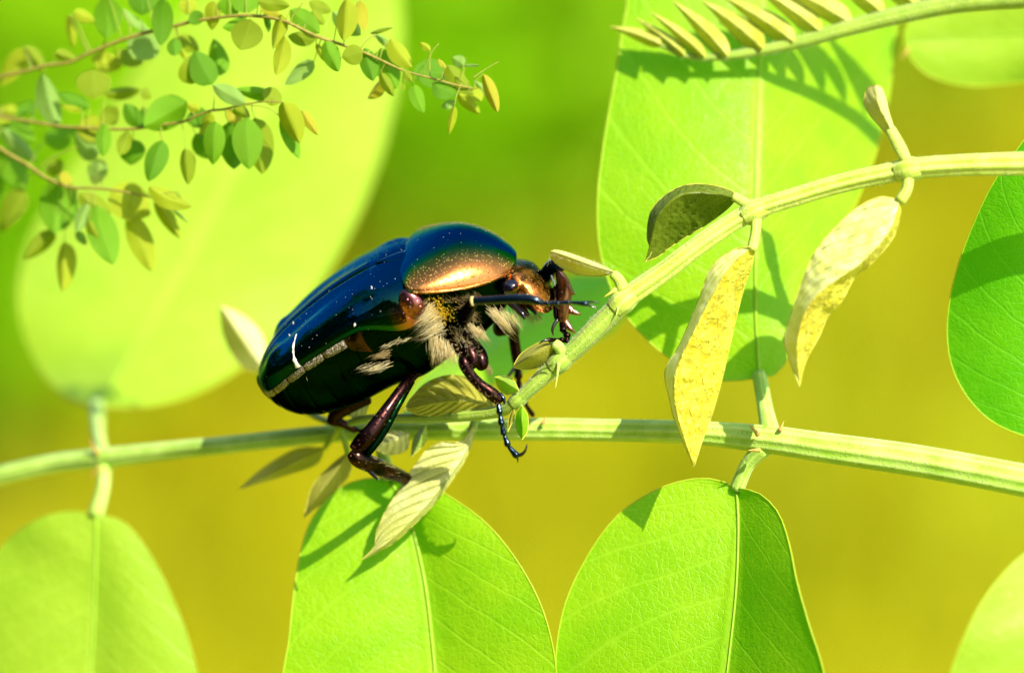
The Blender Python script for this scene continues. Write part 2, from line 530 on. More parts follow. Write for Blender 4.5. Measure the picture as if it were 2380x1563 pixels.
g.grid(P, flip=False)
ground = build('ground', g, ground_material())
ground['kind'] = 'structure'; ground['label'] = 'dry yellow meadow ground far behind the plant'

def tuft_material(name, a, b):
    t = NT(name)
    c = t.mix(t.ramp(t.noise(6, 4), .4, .6), a, b)
    p = t.pbsdf(c, .6, spec=.2)
    tr = t.node('ShaderNodeBsdfTranslucent'); t.link(c, tr.inputs[0])
    mx = t.node('ShaderNodeMixShader'); mx.inputs[0].default_value = .3
    t.link(p.outputs[0], mx.inputs[1]); t.link(tr.outputs[0], mx.inputs[2])
    return t.done(mx.outputs[0])

def grass_mass(name, x0, x1, y0, y1, count, hmin, hmax, mat, label, seed):
    gg = np.random.default_rng(seed)
    m = Mesh(); vs, fs = [], []
    for k in range(count):
        x, y = gg.uniform(x0, x1), gg.uniform(y0, y1)
        h = gg.uniform(hmin, hmax); a = gg.uniform(0, 6.28); w = gg.uniform(.003, .007)
        dx, dy = math.cos(a), math.sin(a); lean = gg.uniform(.1, .5) * h
        lx, ly = gg.normal(0, .7, 2)
        o = len(vs)
        vs += [(x - dx * w, y - dy * w, 0), (x + dx * w, y + dy * w, 0),
               (x + lx * lean * .3 + dx * w * .8, y + ly * lean * .3 + dy * w * .8, h * .6),
               (x + lx * lean * .3 - dx * w * .8, y + ly * lean * .3 - dy * w * .8, h * .6),
               (x + lx * lean, y + ly * lean, h)]
        fs += [(o, o + 1, o + 2, o + 3), (o + 3, o + 2, o + 4)]
    m.add(vs, fs)
    o = build(name, m, mat); o['kind'] = 'stuff'; o['label'] = label; o['category'] = 'grass'
    return o
M_DRY = tuft_material('dry_grass', (.39, .35, .0012), (.32, .345, .0012))
M_GRN = tuft_material('green_grass', (.20, .36, .004), (.30, .40, .006))
grass_mass('dry_grass', -2.2, 2.2, 1.6, 6.0, 14000, .04, .13, M_DRY, 'short dry yellow grass covering the ground', 3)

def shrub(loc, rad, hgt, count, mat, label, seed, leaf=.045):
    gg = np.random.default_rng(seed)
    root = thing('shrub', label, 'shrub', loc, 'blurred shrubs behind the plant')
    lm = Mesh(); vs, fs = [], []
    clumps = [(gg.normal(0, .42, 2) * rad, gg.uniform(.25, .95) * hgt, gg.uniform(.18, .34) * rad) for _ in range(26)]
    for k in range(count):
        (cx, cy), cz, cr = clumps[gg.integers(len(clumps))]
        p = np.array(loc) + np.array([cx, cy, cz]) + gg.normal(0, 1, 3) * cr * .6
        p[2] = max(p[2], .03)
        a = unit(gg.normal(0, 1, 3)); b = unit(np.cross(a, gg.normal(0, 1, 3)))
        L = leaf * gg.uniform(.6, 1.3); o = len(vs)
        vs += [p - a * L, p + b * L * .38, p + a * L, p - b * L * .38]
        fs.append((o, o + 1, o + 2, o + 3))
    lm.add(vs, fs)
    build('foliage', lm, mat, root)['kind'] = 'stuff'
    for k in range(7):
        (cx, cy), cz, cr = clumps[k]
        st = Mesh()
        q = smooth([(0, 0, 0), (cx * .4, cy * .4, cz * .5), (cx, cy, cz)], 8) + np.array(loc)
        st.tube(q, np.linspace(.012, .004, 8), 6, up=np.array([0, 1, 0.01]))
        build('stem', st, M_BARK, root)
    return root
M_BARK = plain_material('bark', (.12, .08, .03), (.2, .14, .05), .8, 300, 2e-4)
M_SHR = tuft_material('shrub_green', (.30, .62, .0012), (.38, .66, .0015))
M_SHR2 = tuft_material('shrub_yellow_green', (.34, .46, .002), (.28, .44, .002))
shrub((.03, 2.85, 0), .17, .45, 11000, M_SHR, 'broad green shrub above the beetle, far out of focus', 5, .026)
shrub((-.28, 2.5, 0), .17, .45, 9000, M_SHR, 'green shrub behind the leafy twigs, far out of focus', 6, .026)
shrub((-.12, 3.1, 0), .14, .36, 4200, M_SHR2, 'yellow green shrub behind the large pale leaflet, far out of focus', 8, .024)
shrub((.26, 3.3, 0), .12, .22, 3600, M_SHR2, 'yellow green shrub behind the curved shoot, far out of focus', 7, .024)

# unseen dark foliage added behind and left of the camera, to blacken wing-cover reflections
added_hedge = thing('added_hedge', 'dark leafy screen added out of view behind and left of the camera, blackens the wing cover reflections', 'added_hedge', (0, -2.4, 0))
gg = np.random.default_rng(77); m = Mesh(); vs, fs = [], []
for k in range(22000):
    a = gg.uniform(-2.35, .28); rr = gg.uniform(2.25, 2.75); z = gg.uniform(0, 1) ** .8 * (3.0 + .2 * math.sin(a * 9) + .12 * math.sin(a * 23)) * min(1, .45 + (.3 - a) * 1.1)
    p = np.array([math.sin(a) * rr, -math.cos(a) * rr, z + .02])
    u_ = unit(gg.normal(0, 1, 3)); w_ = unit(np.cross(u_, gg.normal(0, 1, 3))); L = gg.uniform(.05, .1); o = len(vs)
    vs += [p - u_ * L, p + w_ * L * .45, p + u_ * L, p - w_ * L * .45]; fs.append((o, o + 1, o + 2, o + 3))
m.add(vs, fs)
build('foliage', m, tuft_material('added_hedge_green', (.03, .07, .008), (.05, .10, .012)), added_hedge)['kind'] = 'stuff'
for k in range(16):
    a = -2.3 + 2.5 * k / 15; m = Mesh()
    q = np.array([(math.sin(a + .03 * math.sin(3 * t)) * 2.5, -math.cos(a + .03 * math.sin(3 * t)) * 2.5, t) for t in np.linspace(0, 2.7 * min(1, .4 + (.3 - a) * 1.1), 8)])
    m.tube(q, np.linspace(.04, .012, 8), 7, up=np.array([0, 1, .01])); build('trunk', m, M_BARK, added_hedge)

# ================================================================== lower compound leaf (stem with full-grown leaflets)
root1 = thing('compound_leaf', 'long pale green leaf stalk under the beetle carrying big rounded leaflets', 'leaf', V(2500, 1140, -2))
RACHIS = [(-80, 1126, 20, 44), (0, 1105, 18.5, 44), (120, 1078, 17, 44), (240, 1064, 15, 46), (400, 1046, 12.5, 42), (540, 1032, 10, 40), (700, 1014, 9, 40),
          (850, 1003, 8, 42), (1000, 1000, 7, 44), (1240, 997, 5, 50), (1400, 999, 4, 50), (1600, 1004, 2.5, 52), (1780, 1020, 1, 62), (1900, 1037, 0, 66),
          (2100, 1065, -1, 70), (2250, 1091, -2, 71), (2380, 1116, -2.5, 72), (2600, 1160, -3, 74)]
rach = add_stem('leaf_stalk', root1, RACHIS, M_STEM, 90, .06, 8, seg=48)
fuzz('stalk_fuzz', root1, RACHIS[9:], M_FUZZ, 500, .22, .007, 2)

def petiolule(pts): return add_stem('petiolule', root1, pts, M_STEM, 16, .03, 6, seg=14)
# upper, far leaflet on the left pair
petiolule([(243, 1066, 15, 32), (230, 1010, 19, 32), (226, 940, 26, 38)])
A_mid = [(226, 945, 26), (330, 790, 34), (450, 580, 40), (590, 300, 48), (720, 50, 54), (810, -140, 58)]
A_l = [(226, 945, 26), (150, 918, 30), (80, 835, 35), (42, 700, 38), (70, 560, 43), (160, 400, 48), (290, 200, 52), (440, 20, 55), (620, -120, 58), (810, -140, 58)]
A_r = [(226, 945, 26), (330, 945, 29), (460, 910, 32), (600, 820, 36), (720, 690, 39), (830, 500, 44), (900, 300, 49), (932, 100, 53), (910, -60, 56), (810, -140, 58)]
add_leaf('leaflet', root1, A_mid, A_l, A_r, M_LEAF_Y, M_RIM, M_RIB, .04, .09, bulge=1.0, label='large pale leaflet rising behind the beetle, out of focus')
petiolule([(243, 1070, 15, 32), (240, 1130, 14, 32), (222, 1200, 13, 38)])
C_mid = [(224, 1195, 13), (222, 1320, 13), (215, 1500, 13), (200, 1700, 13), (185, 1950, 13)]
C_l = [(224, 1195, 13), (290, 1215, 12.8), (350, 1290, 12.4), (405, 1400, 12), (450, 1530, 11.6), (470, 1680, 11.6), (400, 1850, 12), (185, 1950, 13)]
C_r = [(224, 1195, 13), (150, 1188, 13.5), (70, 1215, 14), (0, 1275, 15), (-50, 1370, 15), (-90, 1530, 15), (-80, 1700, 15), (20, 1880, 14), (185, 1950, 13)]
add_leaf('leaflet', root1, C_mid, C_l, C_r, M_LEAF_Y, M_RIM, M_RIB, .04, .09, bulge=.6)
# middle pair: D hangs, K lies in the beetle's shade
petiolule([(880, 1004, 8, 30), (890, 1060, 7.5, 30), (905, 1115, 7, 34)])
D_mid = [(905, 1112, 7), (950, 1200, 6), (985, 1340, 5), (1005, 1500, 4.5), (1020, 1700, 4), (1030, 1950, 4)]
D_l = [(905, 1112, 7), (965, 1115, 6.4), (1040, 1150, 5), (1140, 1225, 3.6), (1225, 1340, 2.6), (1275, 1460, 2), (1292, 1600, 2), (1250, 1790, 2), (1030, 1950, 4)]
D_r = [(905, 1112, 7), (850, 1112, 7), (780, 1140, 6.5), (718, 1220, 6), (688, 1340, 5.5), (672, 1480, 5), (660, 1620, 5), (740, 1830, 5), (1030, 1950, 4)]
add_leaf('leaflet', root1, D_mid, D_l, D_r, M_LEAF, M_RIM, M_RIB, .04, .1, bulge=.5, wob=.25, seed=14)
K_mid = [(930, 985, 10), (1060, 880, 16), (1200, 780, 21), (1330, 710, 25), (1450, 640, 28)]
K_l = [(930, 985, 10), (970, 890, 17), (1080, 790, 22), (1200, 690, 26), (1330, 640, 28), (1450, 640, 28)]
K_r = [(930, 985, 10), (1060, 930, 15), (1200, 870, 19), (1330, 815, 23), (1420, 770, 26), (1470, 700, 28), (1450, 640, 28)]
add_leaf('leaflet', root1, K_mid, K_l, K_r, M_LEAF, M_RIM, M_RIB, .04, .1, bulge=.4, label='shaded leaflet behind the beetle head')
# right pair: B rises, E hangs
petiolule([(1790, 1005, 1, 46), (1778, 945, 3, 36), (1765, 872, 5.5, 34)])
B_mid = [(1765, 876, 5.5), (1757, 740, 5.6), (1755, 560, 5.8), (1757, 350, 7), (1764, 150, 9), (1770, -60, 11), (1775, -200, 12)]
B_l = [(1765, 876, 5.5), (1690, 885, 5.6), (1600, 860, 5.8), (1510, 795, 6), (1440, 710, 6.2), (1398, 600, 6.5), (1388, 480, 6.8), (1402, 340, 7.8), (1430, 180, 9), (1456, 20, 10.5), (1500, -120, 11.5), (1775, -200, 12)]
B_r = [(1765, 876, 5.5), (1800, 872, 5.6), (1832, 830, 6), (1850, 770, 6.5), (1905, 640, 8.5), (1985, 480, 11.5), (2045, 320, 14.5), (2075, 150, 17), (2082, 0, 18), (2020, -130, 17), (1775, -200, 12)]
add_leaf('leaflet', root1, B_mid, B_l, B_r, M_LEAF, M_RIM, M_RIB, .04, .08, bulge=.4, wob=.22, seed=12, label='tall upright leaflet behind the curved shoot, striped with shadows')
petiolule([(1775, 1040, 1, 44), (1738, 1078, 1.5, 34), (1712, 1136, 2, 34)])
E_mid = [(1712, 1134, 2), (1716, 1230, 1.5), (1710, 1380, .8), (1690, 1560, .2), (1665, 1760, 0), (1640, 1990, 0)]
E_l = [(1712, 1134, 2), (1762, 1145, .8), (1808, 1190, -1), (1834, 1262, -2.8), (1852, 1350, -4.2), (1880, 1450, -5), (1915, 1565, -5.5), (1925, 1700, -5), (1850, 1880, -3), (1640, 1990, 0)]
E_r = [(1712, 1134, 2), (1665, 1114, 2.2), (1600, 1114, 2.4), (1520, 1140, 2.6), (1432, 1200, 2.8), (1360, 1300, 3), (1308, 1420, 3), (1291, 1565, 3), (1310, 1730, 3), (1420, 1900, 2), (1640, 1990, 0)]
add_leaf('leaflet', root1, E_mid, E_l, E_r, M_LEAF, M_RIM, M_RIB, .04, .08, bulge=.35, wob=.2, seed=3, label='hanging leaflet with one half folded into shade')
# next pair, only its edges reach into the frame
petiolule([(2560, 1130, -2.5, 44), (2500, 1070, 0, 36), (2450, 1015, 3, 36)])
F_mid = [(2450, 1020, 3), (2440, 860, 2.6), (2440, 650, 1.5), (2450, 430, -.2), (2470, 200, -1)]
F_l = [(2450, 1020, 3), (2380, 1012, 3), (2300, 975, 3.4), (2240, 910, 3.6), (2207, 830, 3.6), (2203, 730, 3.2), (2232, 600, 2.2), (2300, 440, .6), (2380, 325, -.4), (2470, 200, -1)]
F_r = [(2450, 1020, 3), (2540, 1000, 4), (2620, 850, 4), (2640, 650, 3), (2600, 400, 1), (2470, 200, -1)]
add_leaf('leaflet', root1, F_mid, F_l, F_r, M_LEAF_G, M_RIM, M_RIB, .04, .1, bulge=.5)
petiolule([(2590, 1170, -2.5, 44), (2570, 1215, -3, 36), (2540, 1270, -4, 36)])
G_mid = [(2540, 1265, -4), (2520, 1400, -10), (2490, 1560, -11), (2450, 1750, -12)]
G_l = [(2540, 1265, -4), (2640, 1330, -9), (2680, 1480, -10), (2640, 1640, -11), (2450, 1750, -12)]
G_r = [(2540, 1265, -4), (2450, 1255, -9), (2375, 1290, -10), (2300, 1372, -11), (2245, 1470, -12), (2205, 1590, -12), (2230, 1700, -12), (2450, 1750, -12)]
add_leaf('leaflet', root1, G_mid, G_l, G_r, M_LEAF_Y, M_RIM, M_RIB, .04, .1, bulge=.5)
# little reddish stipules at the nodes
def stipule(root, a, b, w, mat):
    m = Mesh(); s = smooth([a, tuple((np.array(a) + np.array(b)) / 2), b], 8)
    m.tube(VV(s[:, :3]), np.linspace(w, w * .12, 8) * .5 / PX * .001, 8)
    return build('stipule', m, mat, root)
M_STIP = plain_material('stipule_red', (.42, .20, .04), (.5, .34, .06), .5, 1500, 3e-5)
for a, b in (((1762, 1010, 0), (1742, 985, -.4)), ((1765, 1045, 0), (1738, 1046, -.4)), ((1812, 1000, 0), (1822, 978, 0)), ((228, 1055, 14.5), (206, 1018, 14.5)),
             ((232, 1085, 14.5), (208, 1110, 14.5)), ((1262, 985, 4), (1268, 968, 4))):
    stipule(root1, a, b, 12, M_STIP)

# another leaf reaches in from the upper right corner
rootH = thing('pale_leaf', 'pale round-tipped leaf behind the feathery shoot, bristle at its tip', 'leaf', V(2900, 20, 13))
H_mid = [(2820, 20, 13.2), (2650, 45, 13.0), (2450, 70, 15.0), (2250, 85, 16.0), (2103, 92, 16.0)]
H_l = [(2820, 20, 13.2), (2700, 160, 13.0), (2540, 190, 15.0), (2380, 192, 16.0), (2260, 200, 16.0), (2165, 178, 16.0), (2115, 132, 16.0), (2103, 92, 16.0)]
H_r = [(2820, 20, 13.2), (2700, -100, 13.0), (2500, -130, 15.0), (2300, -90, 16.0), (2170, -10, 16.0), (2112, 50, 16.0), (2103, 92, 16.0)]
add_leaf('blade', rootH, H_mid, H_l, H_r, M_LEAF_Y, M_RIM, M_RIB, .04, .08, bulge=.4)
add_stem('petiole', rootH, [(2900, 20, 13, 36), (2860, 20, 13, 34), (2815, 20, 13.2, 30)], M_STEM, 10)
stipule(rootH, (2112, 112, 15.8), (2093, 138, 15.2), 9, M_STIP).name = 'bristle'

# ================================================================== curved young shoot with folded silky leaflets
root2 = thing('young_shoot', 'curved ribbed young shoot the beetle climbs, folded silky leaflets in pairs', 'shoot', V(2600, 372, -5))
SHOOT = [(2620, 366, -5, 53), (2500, 374, -5, 53), (2380, 381, -4.5, 52), (2250, 384, -4, 48), (2130, 392, -3.2, 47), (2050, 406, -2.6, 44), (1960, 426, -2, 43),
         (1860, 455, -1.5, 42), (1750, 492, -1, 42), (1650, 552, -.8, 43), (1550, 627, -.6, 45), (1460, 690, -.4, 47), (1400, 748, -.2, 47), (1340, 808, 0, 43),
         (1270, 868, .3, 37), (1200, 932, .7, 28)]
add_stem('shoot_stem', root2, SHOOT[:12], M_STEM_Y, 90, .085, 7, seg=42)
add_stem('shoot_tip', root2, SHOOT[11:] + [(1160, 955, 1.4, 28), (1060, 968, 2.6, 24), (950, 972, 3.6, 22), (850, 974, 4.6, 20), (790, 990, 5.6, 16)], M_STEM_G, 70, .05, 6, seg=20)
fuzz('shoot_fuzz', root2, SHOOT[2:], M_FUZZ, 1500, .26, .007, 4)

def node_swelling(a, b, c, w, mat):
    """the stem thickens over a few millimetres where a pair of leaflets leaves it"""
    return add_stem('node', root2, [(*a, w * .8), (*b, w), (*c, w * .8)], mat, 14, .06, 6, seg=18)
node_swelling((2140, 391, -3.3), (2112, 394, -3.2), (2084, 400, -2.9), 57, M_STEM_Y)
node_swelling((1778, 481, -1.1), (1752, 491, -1.1), (1728, 505, -1), 53, M_STEM_Y)
node_swelling((1472, 682, -.5), (1448, 700, -.5), (1428, 720, -.4), 56, M_STEM_Y)
node_swelling((1322, 824, .1), (1300, 842, .1), (1282, 858, .2), 49, M_STEM_G)
node_swelling((1220, 914, .6), (1204, 929, .7), (1190, 940, .8), 37, M_STEM_G)

def stalk2(pts, mat=None): return add_stem('petiolule', root2, pts, mat or M_STEM_Y, 14, .03, 5, seg=12)
def young(mid, lf, rt, mat, label=None, **kw):
    kw.setdefault('N', 44); kw.setdefault('nv', 8)
    return add_leaf('young_leaflet', root2, mid, lf, rt, mat, M_YRIM, None, .025, label=label, **kw)
M_YRIM = plain_material('young_leaf_edge', (.44, .42, .03), (.54, .52, .08), .5, 1500, 3e-5)

# first pair, by the right edge
stalk2([(2108, 378, -3.3, 24), (2092, 345, -3.2, 30), (2068, 300, -3, 26)])
young([(2080, 330, -3), (2065, 290, -3.4), (2045, 245, -3.4), (2036, 198, -3)], [(2080, 330, -3), (2050, 300, -2.6), (2020, 265, -2.4), (2008, 235, -2.3), (2016, 205, -2.6), (2036, 198, -3)],
      [(2080, 330, -3), (2078, 300, -2.8), (2066, 260, -2.6), (2058, 225, -2.6), (2050, 204, -2.8), (2036, 198, -3)], M_YOUNG, rib=.05, nrib=6, label='small closed leaflet on top of the shoot')
stalk2([(2112, 405, -3.3, 28), (2108, 440, -3.5, 26), (2092, 468, -3.7, 26)])
young([(2092, 464, -3.7), (2068, 535, -4.4), (2000, 612, -4.9), (1918, 668, -5.1), (1872, 722, -5.1), (1852, 800, -4.8), (1858, 898, -4.2)],
      [(2092, 464, -3.7), (2092, 500, -3.5), (2074, 556, -3.2), (2022, 616, -3.2), (1990, 640, -2.9), (1955, 702, -3.2), (1925, 735, -2.9), (1904, 782, -3.2), (1872, 842, -3.4), (1858, 898, -4.2)],
      [(2092, 464, -3.7), (2037, 459, -3.5), (1964, 505, -3.2), (1888, 596, -3), (1843, 718, -3), (1823, 788, -3.2), (1832, 828, -3.6), (1858, 898, -4.2)], M_YOUNG_F, wob=.15, crinkle=.03, N=80, nv=16, seed=21, label='folded leaflet hanging beside the right edge, pale upper face')
# second pair
stalk2([(1758, 505, -1.2, 26), (1756, 540, -1.4, 24), (1748, 580, -1.6, 24)])
young([(1748, 572, -1.6), (1694, 622, -2.4), (1652, 690, -2.8), (1606, 780, -3), (1568, 868, -3), (1572, 960, -2.8), (1613, 1084, -2)],
      [(1748, 572, -1.6), (1752, 600, -1.3), (1726, 682, -.9), (1702, 778, -.8), (1679, 878, -.8), (1656, 960, -.9), (1632, 1025, -1.3), (1613, 1084, -2)],
      [(1748, 572, -1.6), (1700, 582, -1.4), (1652, 622, -1.2), (1624, 696, -1.2), (1580, 800, -1.3), (1546, 860, -1.4), (1556, 925, -1.5), (1571, 984, -1.6), (1613, 1084, -2)], M_YOUNG_F, wob=.18, crinkle=.03, N=80, nv=16, seed=22, label='long crinkled yellow leaflet hanging across the lower stalk')
stalk2([(1752, 485, -1.1, 24), (1728, 470, -1, 24), (1705, 456, -.9, 22)])
young([(1712, 462, -.9), (1650, 448, -1.8), (1580, 452, -2), (1530, 500, -1.7), (1512, 560, -1), (1499, 608, -.4)],
      [(1712, 462, -.9), (1690, 486, .2), (1642, 522, .6), (1570, 566, .8), (1530, 596, .5), (1499, 608, -.4)],
      [(1712, 462, -.9), (1698, 442, -.8), (1638, 428, -.7), (1583, 433, -.6), (1538, 460, -.5), (1511, 496, -.4), (1504, 551, -.3), (1514, 585, -.3), (1499, 608, -.4)], M_YOUNG_D, rib=.1, nrib=7, skew=1.2, crinkle=.02, N=70, nv=14, label='dark cupped leaflet sitting on the shoot')
# third pair, at the beetle's raised front leg
stalk2([(1448, 672, -.5, 30), (1438, 650, -.5, 26), (1424, 636, -.5, 22)])
young([(1434, 634, -.6), (1380, 618, -1), (1330, 600, -1.1), (1281, 583, -.8)], [(1434, 634, -.6), (1392, 641, .4), (1345, 638, 1), (1306, 622, 1), (1283, 602, .4), (1281, 583, -.8)],
      [(1434, 634, -.6), (1395, 615, .2), (1345, 596, .3), (1300, 582, .1), (1281, 583, -.8)], M_YOUNG, rib=.02, label='narrow pale leaflet above the raised front leg')
fuzz('leaflet_fuzz', root2, [(1425, 628, -.8, 16), (1370, 612, -1, 16), (1320, 596, -1.1, 16), (1284, 584, -.9, 14)], M_FUZZ, 260, .22, .006, 8)
stalk2([(1306, 828, .1, 26), (1300, 808, -.2, 26), (1287, 797, -.3, 24)], M_STEM)
young([(1286, 800, -.2), (1262, 812, -.7), (1228, 830, -.8), (1192, 852, -.3)], [(1286, 800, -.2), (1262, 793, .2), (1236, 804, .4), (1209, 824, .4), (1192, 852, -.3)],
      [(1286, 800, -.2), (1288, 828, .5), (1268, 849, .6), (1226, 858, .5), (1204, 856, .2), (1192, 852, -.3)], M_YOUNG_O, rib=.02, label='small olive leaflet under the front foot')
# terminal leaflets
young([(1206, 908, .2), (1185, 893, -.3), (1150, 876, -.2)], [(1206, 908, .2), (1178, 916, .6), (1158, 900, .6), (1150, 876, -.2)], [(1206, 908, .2), (1194, 884, .5), (1172, 873, .5), (1150, 876, -.2)], M_LEAF_Y)
young([(1212, 940, .2), (1214, 980, -.3), (1214, 1021, 0)], [(1212, 940, .2), (1226, 965, .5), (1226, 1000, .5), (1214, 1021, 0)], [(1212, 940, .2), (1198, 965, .4), (1202, 1000, .4), (1214, 1021, 0)], M_LEAF)
young([(1196, 942, .6), (1188, 972, .4), (1180, 1003, .4)], [(1196, 942, .6), (1193, 974, .7), (1180, 1003, .4)], [(1196, 942, .6), (1183, 970, .7), (1180, 1003, .4)], M_YOUNG_O)
stipule(root2, (1299, 842, -.5), (1291, 902, -.8), 9, M_STEM)
stipule(root2, (1442, 694, -.8), (1432, 735, -1.2), 11, M_STEM_Y)
stipule(root2, (1432, 672, -.6), (1404, 690, -.8), 12, M_YRIM)
# leaflets of the same shoot under and behind the beetle
young([(1148, 945, 2.4), (1080, 930, 1.8), (1010, 935, 1.8), (940, 952, 2.6)], [(1148, 945, 2.4), (1095, 966, 2.6), (1020, 967, 2.8), (968, 962, 2.8), (940, 952, 2.6)],
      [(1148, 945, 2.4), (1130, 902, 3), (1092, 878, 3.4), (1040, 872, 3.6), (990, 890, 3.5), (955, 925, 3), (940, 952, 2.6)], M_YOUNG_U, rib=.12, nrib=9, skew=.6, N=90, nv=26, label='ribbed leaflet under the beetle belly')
stalk2([(1120, 965, 5.2, 18), (1104, 980, 4.2, 20), (1094, 1010, 3.8, 20)], M_STEM_G)
young([(1098, 992, 3.6), (1078, 1060, 3.2), (1040, 1116, 3.0), (1000, 1168, 3.0), (950, 1218, 3.0), (905, 1258, 3.1), (841, 1300, 3.4)],
      [(1098, 992, 3.6), (1104, 1006, 3.8), (1082, 1066, 3.7), (1046, 1122, 3.6), (1006, 1174, 3.6), (956, 1224, 3.6), (910, 1263, 3.6), (841, 1300, 3.4)],
      [(1098, 992, 3.6), (1072, 1024, 3.4), (1026, 1027, 3.7), (992, 1045, 4.0), (962, 1084, 4.2), (930, 1134, 4.3), (900, 1180, 4.3), (877, 1230, 4.2), (869, 1270, 3.9), (841, 1300, 3.4)],
      M_YOUNG_R, rib=.12, nrib=10, skew=.7, N=120, nv=30, label='bright ribbed leaflet hanging below the hind leg')
young([(755, 1040, 9), (700, 1065, 9), (630, 1100, 9), (556, 1136, 9)], [(755, 1040, 9), (690, 1042, 9.5), (615, 1085, 9.5), (556, 1136, 9)], [(755, 1040, 9), (735, 1078, 9.5), (660, 1105, 9.5), (556, 1136, 9)], M_YOUNG_O)
young([(808, 1050, 6.5), (775, 1100, 6.3), (735, 1155, 6.3), (706, 1202, 6.5)], [(808, 1050, 6.5), (815, 1095, 7), (770, 1150, 7), (706, 1202, 6.5)], [(808, 1050, 6.5), (770, 1080, 7), (726, 1130, 7), (706, 1202, 6.5)], M_YOUNG_O, rib=.06)
young([(952, 1006, 4), (910, 1022, 3.6), (866, 1042, 4)], [(952, 1006, 4), (945, 1044, 4.4), (905, 1056, 4.4), (866, 1042, 4)], [(952, 1006, 4), (915, 1000, 4.3), (880, 1018, 4.3), (866, 1042, 4)], M_YOUNG, rib=.1, nrib=6)
young([(990, 985, 4), (975, 1020, 3.6), (955, 1062, 4)], [(990, 985, 4), (990, 1025, 4.2), (955, 1062, 4)], [(990, 985, 4), (962, 1018, 4.2), (955, 1062, 4)], M_STEM_G)
young([(860, 935, 5), (830, 950, 5), (798, 962, 5)], [(860, 935, 5), (840, 972, 5.4), (798, 962, 5)], [(860, 935, 5), (825, 930, 5.4), (798, 962, 5)], M_YOUNG, rib=.1, nrib=5)
young([(625, 870, 15), (575, 800, 15), (512, 708, 15)], [(625, 870, 15), (560, 850, 16), (520, 780, 16), (512, 708, 15)], [(625, 870, 15), (615, 790, 16), (570, 735, 16), (512, 708, 15)], M_YOUNG, label='blurred pale leaflet behind the wing tip')
add_stem('petiolule', root2, [(790, 990, 5.6, 16), (720, 960, 9, 16), (650, 900, 13, 16), (625, 870, 15, 16)], M_STEM_G, 20)
add_stem('petiolule', root2, [(790, 990, 5.6, 14), (800, 1020, 6, 14), (808, 1052, 6.5, 14)], M_STEM_G, 12)
add_stem('petiolule', root2, [(790, 990, 5.6, 14), (775, 1015, 7.5, 14), (755, 1040, 9, 12)], M_STEM_G, 12)

# ================================================================== feathery unopened shoot along the top edge
root3 = thing('feathery_shoot', 'arching unopened shoot with a row of narrow folded leaflets like a feather', 'shoot', V(2600, -60, 1))
FROND = [(2600, -60, 4.0, 60), (2420, -14, 5.0, 56), (2300, 0, 5.5, 48), (2200, 12, 6.0, 44), (2072, 40, 6.4, 40), (1971, 66, 6.7, 36), (1870, 95, 7.0, 30), (1786, 114, 7.2, 24), (1702, 129, 7.3, 20), (1635, 134, 7.4, 16), (1588, 128, 7.4, 14), (1534, 104, 7.4, 10)]
add_stem('shoot_stem', root3, FROND, M_STEM_G, 60, .05, 6, seg=20)
fuzz('shoot_fuzz', root3, FROND[1:], M_FUZZ, 900, .22, .007, 9)
for (bx, by), (tx, ty), w in (((1536, 104), (1424, 54), 13), ((1590, 128), (1487, 36), 12), ((1638, 133), (1511, 36), 13), ((1690, 130), (1570, 10), 19), ((1772, 114), (1622, 8), 23),
                              ((1844, 98), (1672, -14), 23), ((1908, 76), (1740, -34), 21), ((1978, 56), (1790, -54), 23), ((2052, 34), (1880, -80), 22), ((2136, 18), (1960, -100), 22), ((2220, 0), (2040, -120), 22), ((2310, -10), (2130, -140), 22)):
    mid, lf, rt = outline((bx, by, 6.6), (tx + 10 * math.sin(tx), ty + 8 * math.sin(tx * 1.7), 7.6 + .5 * math.sin(bx)), w * 1.0, w * 1.3, a=.5, b=1.05, bow=-.02, depth=.9)
    o = add_leaf('young_leaflet', root3, mid, lf, rt, M_FROND, M_YRIM, None, .03, N=26, nv=5, rib=.04, nrib=5)

